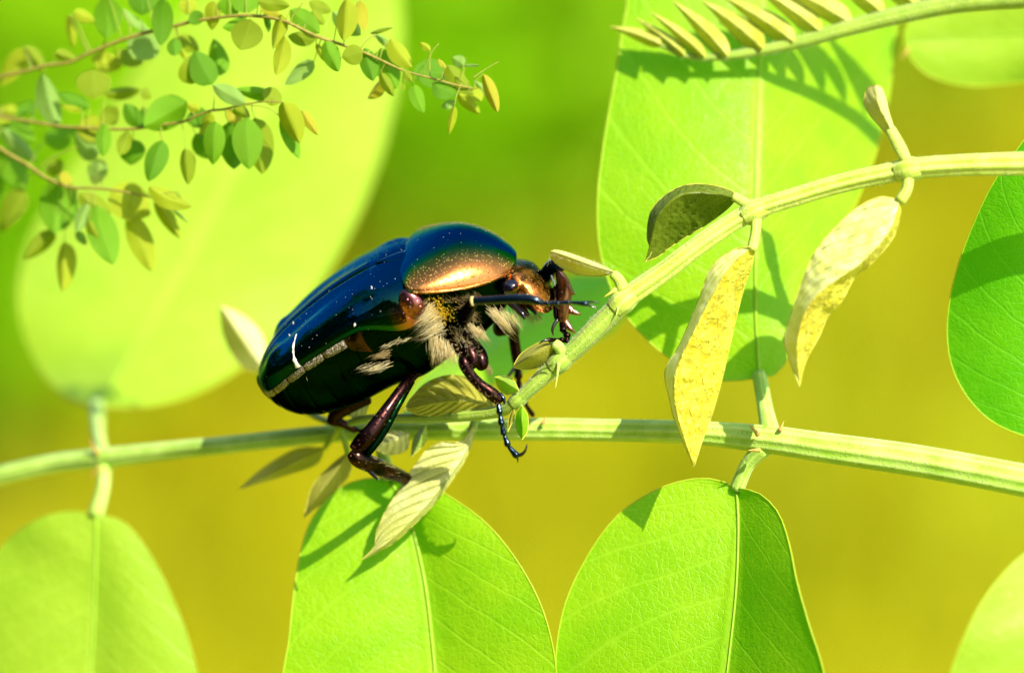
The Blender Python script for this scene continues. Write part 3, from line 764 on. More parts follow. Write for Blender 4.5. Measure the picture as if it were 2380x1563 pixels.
# ================================================================== small-leaved twigs in the upper left
# leaf rows: base x, base y, tip x, tip y, width, colour key (d dark, g green, o olive, y yellow green, k yellow, p pale)
TW1 = """161 33 172 111 20 y;249 -10 247 90 58 g;335 -20 330 35 60 d;378 -5 374 107 40 d;353 77 308 136 62 p;215 132 284 156 40 y;268 123 334 146 32 o;231 136 246 90 12 y
57 113 2 200 45 y;58 107 103 169 30 o;128 123 180 142 22 o;172 27 222 50 25 y;284 21 351 75 18 p;412 87 463 118 32 o;407 88 405 130 30 d;418 112 435 142 12 y
435 -5 440 35 36 y;470 30 440 55 28 d;497 3 492 71 34 y;530 -10 542 40 48 g;570 -10 580 30 50 g;573 40 517 65 22 g;582 45 559 117 58 o;600 5 674 14 28 o
655 33 634 115 28 y;606 13 655 42 22 k;614 33 624 77 14 d;661 84 642 176 32 y;733 92 668 84 28 o;674 23 743 77 40 g;718 4 770 27 26 o;724 25 753 57 22 o
730 142 661 197 34 p;755 96 787 167 34 g;735 102 760 147 14 y;843 120 794 133 38 o;805 -3 798 95 40 y;773 28 839 82 36 p;836 0 849 73 26 k;847 111 868 189 36 d
884 111 920 207 46 g;873 80 921 123 14 p;907 90 958 158 36 y;887 186 854 230 22 k;885 170 915 224 22 o;1035 172 958 167 56 d;1005 197 1060 221 40 d;1040 152 1102 221 34 o
961 197 985 264 26 g;938 165 957 190 16 o;936 190 939 210 8 o;1079 152 1051 133 24 p;1076 152 1114 152 6 p;1065 218 1116 265 24 y;1103 202 1116 237 26 y;1103 188 1158 240 14 p
1123 172 1157 262 26 k;1059 234 1026 249 18 p;1056 246 1043 313 14 y;1000 117 975 99 14 y;1035 158 1018 136 10 k;860 78 914 64 10 o;494 196 452 118 52 d;513 176 496 90 40 g
445 196 445 128 40 o"""
TW2 = """217 161 220 232 62 o;242 218 328 208 24 o;330 209 352 227 22 o;136 295 98 171 42 p;209 251 134 217 30 d;190 255 142 245 14 y;84 238 29 263 26 d;0 250 31 280 45 y
238 284 274 251 38 o;324 295 290 240 32 d;328 297 334 247 22 d;434 236 334 295 62 g;238 290 175 300 55 y;243 287 240 364 30 g;299 304 278 360 28 o;308 323 304 384 52 d
378 326 345 422 45 d;380 365 383 386 8 y;430 345 437 430 30 o;480 262 430 278 42 d;490 261 464 314 26 y;454 311 492 369 42 d;500 282 495 384 42 g;530 284 544 394 55 d
573 273 579 394 52 g;592 273 610 405 48 o;528 255 565 292 26 k;542 254 582 273 24 o;571 240 494 198 34 p;638 225 544 207 27 g;655 234 611 209 34 o;657 236 697 334 46 y
653 273 696 369 26 g;701 257 740 315 22 k;435 242 465 257 18 y"""
TW3 = """135 408 126 543 78 g;5 346 60 441 50 g;54 438 0 541 50 o;5 300 85 377 30 p;128 538 55 604 34 o;149 561 145 678 36 y;202 472 177 538 30 p;177 538 201 569 18 p
185 449 259 495 38 o;220 477 264 615 60 g;205 513 233 568 20 o;300 496 354 632 48 y;259 438 349 500 70 y;347 435 447 480 40 y;360 462 419 555 28 y;400 485 440 520 6 p
223 368 174 310 50 p;246 318 195 300 40 y;115 377 143 405 40 o;140 402 169 425 24 k;231 369 220 431 40 p;105 328 180 300 50 g;0 400 2 470 20 g;10 290 80 330 60 g"""
STEM1 = [(-60, 190, 11.0, 9), (52, 167, 9.8, 9), (107, 152, 9.2, 9), (161, 145, 8.7, 9), (213, 121, 8.1, 9), (301, 87, 7.2, 9), (411, 59, 6.0, 9), (460, 48, 5.5, 8), (545, 37, 4.6, 8), (600, 38, 4.1, 8), (660, 49, 3.4, 8), (730, 82, 3.0, 8), (800, 106, 3.0, 7),
         (843, 121, 3.0, 7), (900, 147, 3.0, 6), (940, 165, 3.0, 5), (1000, 181, 3.0, 5), (1060, 198, 3.0, 5), (1100, 206, 3.0, 3)]
STEM2 = [(-60, 262, 11.0, 8), (80, 284, 9.5, 8), (135, 293, 8.9, 7), (215, 298, 8.1, 7), (300, 300, 7.2, 7), (360, 292, 6.6, 7), (425, 283, 5.9, 7), (460, 268, 5.5, 6), (490, 257, 5.2, 6), (521, 254, 4.9, 6), (570, 242, 4.4, 4), (620, 236, 3.8, 4), (655, 238, 3.5, 3)]
STEM3 = [(-60, 300, 11.0, 10), (0, 345, 10.4, 10), (65, 384, 9.7, 9), (105, 412, 9.3, 9), (160, 434, 8.7, 8), (210, 437, 8.2, 6), (260, 441, 7.6, 6), (310, 450, 7.1, 5), (360, 460, 6.6, 3)]
def twig_leaf_material(name, c, ct):
    return leaf_material(name, tuple(x * .85 for x in c), tuple(min(1, x * 1.12) for x in c), ct, trans=.42, nveins=8, vein=.35, rough=.45, scale=2600, bumpd=1.5e-5, vein_col=tuple(min(1, x * 1.5 + .06) for x in c))
TWM = {'d': twig_leaf_material('twig_leaf_dark', (.12, .29, .003), (.11, .36, .002)), 'g': twig_leaf_material('twig_leaf_green', (.18, .39, .006), (.16, .46, .003)),
       'o': twig_leaf_material('twig_leaf_olive', (.26, .35, .006), (.24, .4, .003)), 'y': twig_leaf_material('twig_leaf_yellow_green', (.39, .47, .012), (.38, .5, .004)),
       'k': twig_leaf_material('twig_leaf_yellow', (.45, .43, .02), (.5, .45, .01)), 'p': twig_leaf_material('twig_leaf_pale', (.30, .48, .09), (.26, .5, .04))}
M_TWIG = plain_material('twig_bark', (.24, .20, .03), (.32, .27, .045), .7, 3000, 6e-5)
M_PET = plain_material('leaf_stalk_thin', (.28, .32, .03), (.34, .34, .05), .5, 3000, 2e-5)
def twig_blade(seed):
    """unit leaf along +X, folded a little along its midrib and bent"""
    g_ = np.random.default_rng(seed); fold, bend, tw = g_.uniform(.15, .9), g_.uniform(-.45, .45), g_.uniform(-.8, .8)
    a_, N, K = g_.uniform(.72, .95), 15, 9
    vs, uv = np.zeros((N, K, 3)), np.zeros((N, K, 2))
    for i in range(N):
        t = i / (N - 1)
        w = .5 * (math.sin(math.pi * t ** a_) ** .66 if 0 < t < 1 else 0)
        if t > .9: w *= .9
        for j in range(K):
            s_ = j / 4 - 1
            y, z = s_ * w, -fold * abs(s_) * w * .5 + bend * t * (1 - t) + tw * t * s_ * w * .4 + .012 * math.sin(9 * t + s_ * 3)
            vs[i, j] = (t, y, z); uv[i, j] = (t, .5 + .5 * s_)
    m = Mesh(); m.grid(vs, uv)
    ob = build('leaf', m, TWM['g']); me = ob.data
    bpy.data.objects.remove(ob)
    return me
BLADES = [twig_blade(100 + k) for k in range(14)]
def twig(label, stem, rows, seed, extra=()):
    g_ = np.random.default_rng(seed)
    root = thing('leafy_twig', label, 'twig', V(*stem[0][:3]), 'small-leaved twigs')
    L0 = np.array(root.location)
    st = add_stem('twig_stem', root, stem, M_TWIG, 80, .03, 5, seg=10)
    for e in extra: add_stem('side_twig', root, e, M_PET, 14, 0, seg=8)
    dense = smooth(stem, 160)
    for row in rows.replace('\n', ';').split(';'):
        bx, by, tx, ty, w, key = row.split()
        bx, by, tx, ty, w = map(float, (bx, by, tx, ty, w))
        near = dense[np.argmin((dense[:, 0] - bx) ** 2 + (dense[:, 1] - by) ** 2)]
        d0 = near[2] + g_.uniform(-1.0, 1.6)
        if bx < 120: d0 += 2.0
        p, q = V(bx, by, d0), V(tx, ty, d0 + g_.uniform(-.5, .5))
        X = q - p; ln = np.linalg.norm(X); X = X / ln
        nz = unit(E_T + g_.normal(0, .22) * E_R + (g_.normal(0, .22) + .25) * E_U)
        Y = unit(np.cross(nz, X)); Z = np.cross(X, Y)
        wm = 1.22 * w / PX * .001 / max(.35, abs(nz @ E_T))
        o = bpy.data.objects.new('leaf', BLADES[g_.integers(len(BLADES))])
        COL.objects.link(o); o.parent = root
        Mx = Matrix([[X[i] * ln, Y[i] * wm, Z[i] * ln * .8, p[i] - L0[i]] for i in range(3)] + [[0, 0, 0, 1]])
        o.matrix_local = Mx
        o.material_slots[0].link = 'OBJECT'; o.material_slots[0].material = TWM[key]
        dist = math.hypot(near[0] - bx, near[1] - by)
        if 6 < dist < 130:
            m = Mesh()
            mid_ = ((bx + near[0]) / 2 + g_.uniform(-4, 4), (by + near[1]) / 2 - .06 * dist, (d0 + near[2]) / 2)
            s_ = smooth([tuple(near[:3]), mid_, (bx, by, d0)], 9)
            m.tube(VV(s_), np.linspace(2.4, 1.8, 9) * .5 / PX * .001, 5)
            build('leaf_stalk', m, M_PET, root)
    return root
twig('leafy twig reaching furthest towards the beetle, leaves along its whole length', STEM1, TW1, 41,
     ([(835, 117, 3.0, 4), (852, 95, 3.0, 3), (873, 80, 3.0, 3)], [(1098, 182, 3.0, 3), (1130, 160, 3.0, 2), (1158, 144, 3.0, 2)], [(1000, 180, 3.0, 3), (1000, 130, 3.0, 2), (1019, 102, 3.0, 2)], [(674, 55, 3.3, 4), (680, 38, 3.2, 3), (706, 4, 3.0, 3)]))
twig('leafy twig between two others, clusters of hanging green leaves', STEM2, TW2, 42, ([(496, 256, 5.1, 3), (498, 225, 5.1, 2.5), (494, 198, 5.2, 2.5)], [(560, 243, 4.5, 3), (620, 250, 3.8, 2.5), (655, 274, 3.5, 2.5)]))
twig('lowest leafy twig, short brown stem and yellowish drooping leaves', STEM3, TW3, 43, ([(85, 396, 9.5, 4), (115, 370, 9.2, 3.5), (160, 349, 8.7, 3), (180, 340, 8.5, 2)], [(350, 458, 6.7, 3), (390, 448, 6.3, 2.5), (420, 446, 5.9, 2)]))

# ================================================================== the beetle
PHI, THETA, PSI = R(27.0), R(20.0), R(14.0)      # climbing angle, roll towards the camera, turn towards the camera
R0, U0, T0 = (900 - 1190) / PX, (781.5 - 720) / PX, -2.5
def B(X, Y, Z):
    """beetle millimetres (X forward, Y to its left, Z up) -> world"""
    Xs = X * math.cos(PSI) + Y * math.sin(PSI); Ys = Y * math.cos(PSI) - X * math.sin(PSI)
    n = Z * math.cos(THETA) + Ys * math.sin(THETA)
    t = T0 + Z * math.sin(THETA) - Ys * math.cos(THETA)
    return view(R0 + Xs * math.cos(PHI) - n * math.sin(PHI), U0 + Xs * math.sin(PHI) + n * math.cos(PHI), t)
def to_px(w):
    q = (np.asarray(w) - C0) * 1000
    r, u, t = q @ E_R, q @ E_U, q @ E_T
    k = (DIST * 1000 - t) / (DIST * 1000)
    return 1190 + r / k * PX, 781.5 - u / k * PX, -t
def tab(T, x):
    T = np.array(T); return float(np.interp(x, T[:, 0], T[:, 1]))
def tabs(T, x):
    """smoothed table"""
    return (tab(T, x - .35) + 2 * tab(T, x) + tab(T, x + .35)) / 4

beetle = thing('beetle', 'shiny blue black chafer beetle with copper sides climbing the shoot', 'beetle', B(0, 0, -3.6))
BLUE, GREEN, COPPER, PURPLE = np.array([.001, .062, .135]), np.array([.03, .16, .035]), np.array([.66, .24, .06]), np.array([.62, .20, .20])
BLACK = np.array([.006, .022, .028])
M_ELY = cuticle_material('elytra_cuticle', .10, .12, 5200, grain=.5, coat=.0)
M_PRO = cuticle_material('pronotum_cuticle', .28, 1.2, 6000, glint=(1.0, .72, .2), coat=.0, bd=7e-5)
M_BODY = cuticle_material('underside_cuticle', .2, .25, 2600, tint=(.002, .012, .003), metal=1.0, coat=.0)
M_HEAD = cuticle_material('head_cuticle', .32, .9, 6500, glint=(1.0, .6, .12), coat=.0, bd=1.3e-4, mottle=.75)
M_LEG = cuticle_material('leg_cuticle', .27, 1.0, 3600, tint=(.034, .012, .010), metal=1.0, coat=.1, bd=9e-5)
M_LEG_B = cuticle_material('leg_cuticle_blue', .2, .2, 2600, tint=(.005, .020, .034), metal=.85, coat=.3)
M_LEG_C = cuticle_material('leg_cuticle_copper', .27, .6, 4200, tint=(.55, .24, .17), tint2=(.2, .08, .07), metal=1.0, coat=.2)
M_LEG_H = cuticle_material('leg_cuticle_brown', .25, .9, 3600, tint=(.09, .035, .02), tint2=(.02, .012, .006), metal=1.0, coat=.1)
M_PLATE = cuticle_material('side_plate_cuticle', .27, .7, 3600, tint=(.60, .21, .19), tint2=(.12, .03, .04), metal=1.0, coat=.1)
M_CLAW = cuticle_material('claw_cuticle', .18, tint=(.015, .012, .010), metal=.4, coat=.5)
M_EYE = cuticle_material('eye_cornea', .08, tint=(.003, .002, .006), metal=.2, coat=1.0)
M_HAIR = hair_material('cream_hair', (.88, .70, .26), (.97, .90, .56))
M_HAIR_B = hair_material('tan_hair', (.45, .30, .10), (.65, .5, .2))
M_POLLEN = plain_material('pollen', (.75, .42, .01), (.85, .55, .02), .7, 4000, 2e-5)
M_WHITE = plain_material('white_scale', (.82, .80, .72), (.7, .66, .55), .7, 5000, 5e-5)
def dusty():
    t = NT('dusty_side_plate')
    d = t.voro(8200, 'DISTANCE_TO_EDGE'); n = t.noise(1100, 5)
    c = t.mix(t.ramp(d, .02, .2), (.03, .025, .02), (.44, .36, .25))
    c = t.mix(t.ramp(n, .5, .7), c, (.12, .08, .03))
    p = t.pbsdf(c, .45, metal=.35, normal=t.bump(t.math('ADD', d, t.noise(4200, 3)), 1e-4))
    return t.done(p.outputs[0])
M_DUST = dusty()

# ---- wing covers
EA = [(-8.2, .12), (-8.05, .85), (-7.7, 1.7), (-7.1, 2.6), (-6.2, 3.35), (-4.8, 4.0), (-3, 4.32), (-1, 4.42), (.5, 4.45), (1.8, 4.4), (2.7, 4.0)]
EM = [(-8.2, -1.05), (-7.3, -.8), (-6, -.1), (-4.5, .5), (-3, .85), (-1.7, 1.1), (-.64, 1.2), (.2, .85), (.9, .4), (1.5, .2), (2.7, .3)]
EZ = [(-8.2, -.98), (-8.05, -.55), (-7.7, -.1), (-7.1, .42), (-6.2, 1.0), (-5.3, 1.4), (-3.8, 1.92), (-2.4, 2.3), (-1, 2.55), (.6, 2.72), (1.5, 2.68), (2.7, 2.38)]
def ely(X, al, side=-1, lift=0.0):
    """al 0 at the seam .. 1 at the side margin"""
    a, zm, zt = tabs(EA, X), tabs(EM, X), tabs(EZ, X)
    th = al * math.pi / 2
    y = .03 + (a - .03) * math.sin(th) ** .86
    z = zm + (zt - zm) * max(math.cos(th), 0) ** .58
    z -= .07 * math.exp(-(y / .12) ** 2)                              # seam
    z += .06 * math.exp(-((y - .5) / .3) ** 2) * (1 if X < 0 else 0)  # raised line beside the seam
    z -= .10 * math.exp(-((y - 1.5) / .55) ** 2) * math.exp(-((X + 4.2) / 2.2) ** 2)   # shallow hollow
    b = .16 * math.exp(-((X - 1.2) / .9) ** 2 - ((y - 3.5) / .7) ** 2) + .2 * math.exp(-((X + 6.3) / .6) ** 2 - ((y - 2.0) / .55) ** 2)
    y += b * .6; z += b
    nrm = np.array([0, math.sin(th), max(math.cos(th), .05)]); nrm /= np.linalg.norm(nrm)
    return np.array([X, side * (y + lift * nrm[1]), z + lift * nrm[2]])
def wing_cover(side):
    NXs, NA = 110, 44
    xs_ = np.concatenate([-8.2 + .9 * np.linspace(0, 1, 30) ** 2, np.linspace(-7.28, 2.6, NXs - 30)])
    P = np.zeros((NXs, NA + 2, 3)); C = np.zeros((NXs, NA + 2, 3))
    for i, X in enumerate(xs_):
        for j in range(NA):
            al = j / (NA - 1)
            e = ely(X, al, side)
            P[i, j] = B(*e)
            w = max(0, min(1, (al - .72) / .2)) * max(0, min(1, (X - 1.0) / 1.0))
            g = max(0, min(1, (al - .45) / .3)) * max(0, min(1, (X + .8) / 2.0))
            C[i, j] = (BLUE * (1 - g) + GREEN * .6 * g) * (1 - w) + PURPLE * w
            k = max(0, min(1, (al - .55) / .2)) * max(0, min(1, (-X - .5) / 2))
            C[i, j] = C[i, j] * (1 - .75 * k) + BLACK * .75 * k  # black reflection on the lower rear flank, painted into the colour
        e = ely(X, 1.0, side)
        for q, (f, dz) in enumerate(((.985, -.1), (.93, -.13))):
            P[i, NA + q] = B(X, e[1] * f, e[2] + dz); C[i, NA + q] = BLACK
    m = Mesh(); m.grid(P, flip=(side < 0))
    return build('wing_cover', m, M_ELY, beetle, colors=C.reshape(-1, 3))
near_cover = wing_cover(-1); far_cover = wing_cover(1)

# scutellum between the wing covers
m = Mesh()
P = np.zeros((14, 9, 3))
for i in range(14):
    t = i / 13; X = .55 + t * 1.9; hw = .02 + .85 * t ** .8
    for j in range(9):
        s_ = j / 4 - 1
        P[i, j] = B(X, hw * s_, tabs(EZ, X) + .06 - .08 * abs(s_) ** 3)
m.grid(P, flip=True)
build('scutellum', m, M_ELY, beetle, colors=np.tile(BLUE, (126, 1)))

# ---- pronotum (front shield)
PT = np.array([  # Xmid, Xside, half width, Z margin, Z top
    (1.92, 2.45, 3.95, 2.1, 2.46), (2.2, 2.6, 4.2, 2.02, 2.54), (2.9, 3.15, 4.3, 1.78, 2.66), (4.0, 4.1, 4.05, 1.30, 2.72), (5.2, 5.1, 3.6, .82, 2.52), (6.2, 6.0, 3.0, .46, 1.96), (6.95, 6.6, 2.5, .26, 1.2), (7.45, 6.95, 2.1, .15, .4), (7.6, 7.05, 1.9, .08, .05)])
def pro(k, s_):
    """k 0..1 rear to front, s_ -1..1 across"""
    r = np.array([np.interp(k * (len(PT) - 1), range(len(PT)), PT[:, c]) for c in range(5)])
    r = sum(np.array([np.interp(np.clip(k + o, 0, 1) * (len(PT) - 1), range(len(PT)), PT[:, c]) for c in range(5)]) * w for o, w in ((-.05, .25), (0, .5), (.05, .25)))
    th = abs(s_) * math.pi / 2
    y = r[2] * math.sin(th) ** .9 * np.sign(s_)
    q = math.sin(th) ** 2
    X = r[0] * (1 - q) + r[1] * q
    z = r[3] + (r[4] - r[3]) * max(0, math.cos(th)) ** .8
    return X, y, z
NK, NS = 60, 81
P = np.zeros((NK + 2, NS + 2, 3)); C = np.zeros((NK + 2, NS + 2, 3))
def ss(x, a, b):
    x = np.clip((x - a) / (b - a), 0, 1); return x * x * (3 - 2 * x)
for i in range(NK + 2):
    k = np.clip((i - 1) / (NK - 1), 0, 1)
    for j in range(NS + 2):
        s_ = np.clip((j - 1) / (NS - 1) * 2 - 1, -1, 1)
        X, y, z = pro(k, s_)
        if j in (0, NS + 1): y *= .965; z -= .14
        if i in (0, NK + 1): z -= .16; X += .05 if i == 0 else -.06
        P[i, j] = B(X, y, z)
        h = abs(s_) + .12 + .22 * (k - .3)
        if k < .25: h -= .34 * (1 - k / .25) ** 1.5
        C[i, j] = BLUE * (1 - ss(h, .24, .52)) + GREEN * ss(h, .24, .52) * (1 - ss(h, .40, .86)) + COPPER * ss(h, .40, .86)
m = Mesh(); m.grid(P)
pronotum = build('pronotum', m, M_PRO, beetle, colors=C.reshape(-1, 3))
for sd in (-1, 1):                                        # raised bead round the shield's edge
    q = [pro(k, sd) for k in np.linspace(.02, .99, 50)]
    m = Mesh(); m.tube(np.array([B(*e) for e in q]), np.full(50, .075e-3), 8)
    build('edge_bead', m, M_PRO, pronotum, colors=np.array([np.tile(GREEN * (1 - ss(i / 49, .05, .3)) + COPPER * ss(i / 49, .05, .3), (8, 1)) for i in range(50)] + [np.tile(COPPER, (8, 1))]).reshape(-1, 3)[:m.n])

# ---- body under the covers
UB = [(-8.1, -1.5), (-7.6, -2.35), (-6.6, -3.25), (-5.35, -3.7), (-3.2, -3.85), (-1, -3.6), (.5, -3.75), (2.2, -3.4), (3.6, -3.3), (5.2, -2.6), (6.4, -1.9), (7.0, -1.4)]
UA = [(-8.1, .5), (-7.8, 1.5), (-7.1, 2.45), (-6.2, 3.2), (-4.8, 3.8), (-3, 4.1), (-1, 4.2), (1.8, 4.1), (3, 3.8), (4.5, 3.2), (6, 2.4), (7, 1.7)]
UM = EM[:-2] + [(1.5, .6), (2.2, 1.6), (3.0, 1.7), (4.0, 1.25), (5.2, .75), (6.2, .4), (7.0, .1)]
def under(X, al, off=0.0):
    """al 0 near margin .. 1 far margin"""
    th = al * math.pi
    a, zb, zm = tabs(UA, X), tabs(UB, X), tabs(UM, X)
    return np.array([X, -(a + off) * np.sign(math.cos(th)) * abs(math.cos(th)) ** .8, zm - (zm - zb + off) * abs(math.sin(th)) ** .75])
def loft_under(x0, x1, n, grooves, name, mat, mag=.10):
    P = np.zeros((n, 41, 3))
    for i in range(n):
        X = x0 + (x1 - x0) * i / (n - 1)
        off = -mag * sum(math.exp(-((X - g_) / .07) ** 2) for g_ in grooves)
        for j in range(41): P[i, j] = B(*under(X, j / 40, off))
    m = Mesh(); m.grid(P, flip=True)
    m.add([B(x0, 0, (tabs(UM, x0) + tabs(UB, x0)) / 2)], [])
    for j in range(40): m.f.append((m.n - 1, j, j + 1))
    return build(name, m, mat, beetle)
abd = loft_under(-8.05, -1.4, 90, (-7.2, -6.2, -5.1, -3.9, -2.7), 'abdomen', M_BODY, .06)
thx = loft_under(-1.5, 7.0, 80, (1.4, 3.0), 'thorax', M_BODY)

# pale dusty plates along the flank, one per body ring
for sd in (-1, 1):
    for x0, x1, w0, w1 in ((-7.75, -6.9, .42, .5), (-6.85, -5.75, .5, .58), (-5.7, -4.5, .58, .6), (-4.45, -3.2, .6, .62), (-3.15, -1.75, .62, .75)):
        P = np.zeros((16, 8, 3))
        for i in range(16):
            t = i / 15; X = x0 + (x1 - x0) * t; w = w0 + (w1 - w0) * t
            a, zm = tabs(EA, X), tabs(EM, X)
            for j in range(8):
                q = j / 7
                bul = .10 * math.sin(math.pi * q) * (1 - abs(2 * t - 1) ** 6)
                P[i, j] = B(X, sd * (a * (.975 - .05 * q * q) + bul), zm - .04 - w * q)
        m = Mesh(); m.grid(P, flip=(sd > 0)); build('flank_plate', m, M_DUST, beetle)
# curved copper plate that ends the row of flank plates
for sd in (-1, 1):
    P = np.zeros((14, 12, 3))
    for i in range(14):
        t = i / 13; X = -1.75 + 1.1 * t
        for j in range(12):
            q = j / 11
            a, zm = tabs(EA, X), tabs(EM, X)
            P[i, j] = B(X - .5 * t * q * (1 - q), sd * (a * (.965 - .03 * q) + .14 * math.sin(math.pi * q) * math.sin(math.pi * min(1, t * 1.1))), zm - .05 - q * (.95 + .5 * t))
    m = Mesh(); m.grid(P, flip=(sd > 0)); build('hip_plate', m, M_LEG_H, beetle)
# shoulder plates between front shield and wing covers
def local_axes(): return np.array([unit(B(1, 0, 0) - B(0, 0, 0)), unit(B(0, 1, 0) - B(0, 0, 0)), unit(B(0, 0, 1) - B(0, 0, 0))])
AX = local_axes()
for sd in (-1, 1):
    m = Mesh(); m.ball(B(2.35, sd * 3.95, 1.22), .68e-3, .52e-3, .92e-3, AX, 20, 28)
    build('shoulder_plate', m, M_PLATE, beetle)

# white scale marks on the near wing cover
def on_cover(px, py):
    best = None
    for X in np.linspace(-8, 2.4, 105):
        for al in np.linspace(0, 1, 61):
            p = ely(X, al); x, y, d = to_px(B(*p)); e = (x - px) ** 2 + (y - py) ** 2
            if best is None or e < best[0]: best = (e, X, al)
    return best[1], best[2]
def mark(pts, w):
    cs = [on_cover(*p) for p in pts]
    if len(cs) == 1: cs = [(cs[0][0] - .03, cs[0][1] - .006), cs[0], (cs[0][0] + .04, cs[0][1] + .008)]
    s_ = smooth([(c[0], c[1] * 5, ww) for c, ww in zip(cs, w)], 12)
    m = Mesh()
    path = np.array([B(*ely(a, b / 5, -1, .012)) for a, b, _ in s_])
    rr = s_[:, 2] * .5 / PX * .001 * (1 + .4 * np.sin(np.arange(12) * 2.3) + .25 * np.sin(np.arange(12) * 5.1)) * .8
    nd = unit(B(-4, -4, 1.2) - B(-4, 0, 0))
    m.tube(path, rr, 8, flat=.3, up=nd)
    build('white_mark', m, M_WHITE, near_cover)
mark([(690, 776), (682, 805), (683, 833), (694, 855)], (4, 8, 9, 20))
mark([(864, 671)], (9, 12, 8)); mark([(824, 755)], (8, 12, 6)); mark([(674, 781)], (8, 11, 9)); mark([(682, 752)], (6, 9, 7)); mark([(957, 614)], (6, 9, 7))

# ---- head
def ring_loft(rings, nr=9, seg=32):
    """rings of closed control points in picture units and depth -> smooth closed skin"""
    Rg = [np.array(r, float) for r in rings]
    K = Rg[0].shape[0]
    dense = []
    for r in Rg:
        q = np.vstack([r[-1:], r, r[:2]])
        pts = []
        for i in range(K):
            a, b, c, e = q[i], q[i + 1], q[i + 2], q[i + 3]
            for s_ in np.linspace(0, 1, seg // K + 1, endpoint=False):
                pts.append(.5 * (2 * b + (c - a) * s_ + (2 * a - 5 * b + 4 * c - e) * s_ ** 2 + (3 * b - a - 3 * c + e) * s_ ** 3))
        dense.append(np.array(pts))
    D_ = np.array(dense)
    out = []
    q = np.concatenate([[2 * D_[0] - D_[1]], D_, [2 * D_[-1] - D_[-2]]])
    for i in range(len(D_) - 1):
        a, b, c, e = q[i], q[i + 1], q[i + 2], q[i + 3]
        for s_ in np.linspace(0, 1, nr, endpoint=False):
            out.append(.5 * (2 * b + (c - a) * s_ + (2 * a - 5 * b + 4 * c - e) * s_ ** 2 + (3 * b - a - 3 * c + e) * s_ ** 3))
    out.append(D_[-1])
    out = np.array(out)
    P = np.array([[V(*p) for p in r] for r in out])
    m = Mesh(); m.grid(P, np.zeros(P.shape[:2] + (2,)), close_v=True)
    nv_ = P.shape[1]
    for r, fl in ((0, 1), (P.shape[0] - 1, 0)):
        m.add([P[r].mean(0)], [])
        for j in range(nv_):
            f = (m.n - 1, r * nv_ + j, r * nv_ + (j + 1) % nv_)
            m.f.append(f if not fl else f[::-1])
    return m
HR = [[(1165, 630, .3), (1182, 612, .8), (1196, 600, 3), (1182, 650, 3.5), (1165, 690, 2), (1160, 665, .2)],
      [(1188, 640, -.8), (1216, 620, .2), (1240, 610, 2.4), (1232, 660, 3.2), (1195, 705, 1.8), (1176, 682, -.3)],
      [(1212, 664, -1.1), (1240, 643, -.3), (1262, 636, 2.0), (1258, 680, 2.8), (1215, 716, 1.5), (1202, 694, -.5)],
      [(1229, 686, -1.1), (1257, 668, -.5), (1281, 662, 1.8), (1278, 690, 2.4), (1240, 716, 1.2), (1226, 704, -.7)],
      [(1237, 706, -1.0), (1265, 696, -.6), (1289, 690, 1.6), (1287, 704, 2), (1255, 722, .9), (1241, 716, -.7)],
      [(1246, 720, -.9), (1268, 723, -.7), (1283, 713, 1.3), (1280, 717, 1.5), (1262, 726, .5), (1250, 724, -.6)]]
hm = ring_loft(HR)
hp = np.vstack(hm.v); hd = np.array([to_px(p) for p in hp])
hw = ss(-hd[:, 2], -1.1, .3) * ss(hd[:, 1], 602, 640) * .8
hw = np.clip(hw * 1.25, 0, 1)[:, None]
HCOL = np.array([.018, .03, .012]) * (1 - hw) + np.array([.62, .21, .05]) * hw
head = build('head', hm, M_HEAD, beetle, colors=HCOL)
m = Mesh()                                              # turned-up rim of the face plate
rim = smooth([(1231, 690, -1.2), (1238, 708, -1.15), (1248, 721, -1.0), (1268, 725, -.8), (1282, 716, 1.0), (1290, 694, 1.4), (1286, 668, 1.6)], 40)
m.tube(VV(rim), np.full(40, .06e-3), 8); build('face_rim', m, M_HEAD, head, colors=np.tile(np.array([.3, .1, .03]), (m.n, 1)))
m = Mesh(); m.ball(V(1187, 669, -.85), .56e-3, .47e-3, .46e-3, np.array([E_R, E_U, E_T]), 18, 26); build('eye', m, M_EYE, head)
m = Mesh()                                              # ridge that cuts into the eye
q = smooth([(1230, 686, -1.25, 8), (1217, 667, -1.4, 9), (1207, 660, -1.5, 10), (1201, 669, -1.5, 9), (1191, 675, -1.45, 5)], 20)
m.tube(VV(q[:, :3]), q[:, 3] * .5 / PX * .001, 8); build('eye_ridge', m, M_HEAD, head, colors=np.tile(COPPER, (m.n, 1)))
m = Mesh(); m.ball(V(1186, 672, 3.2), .5e-3, .42e-3, .42e-3, np.array([E_R, E_U, E_T])); build('eye', m, M_EYE, head)
for pts in ([(1186, 700, -.4, 20), (1200, 716, -.6, 18), (1214, 730, -.8, 14), (1220, 742, -.9, 4)], [(1226, 710, -.4, 12), (1238, 720, -.6, 10), (1246, 730, -.8, 6)], [(1205, 705, .4, 26), (1216, 722, .2, 22), (1228, 733, 0, 10)]):
    m = Mesh(); q = smooth(pts, 14); m.tube(VV(q[:, :3]), q[:, 3] * .5 / PX * .001, 10); build('mouthpart', m, M_CLAW, head)

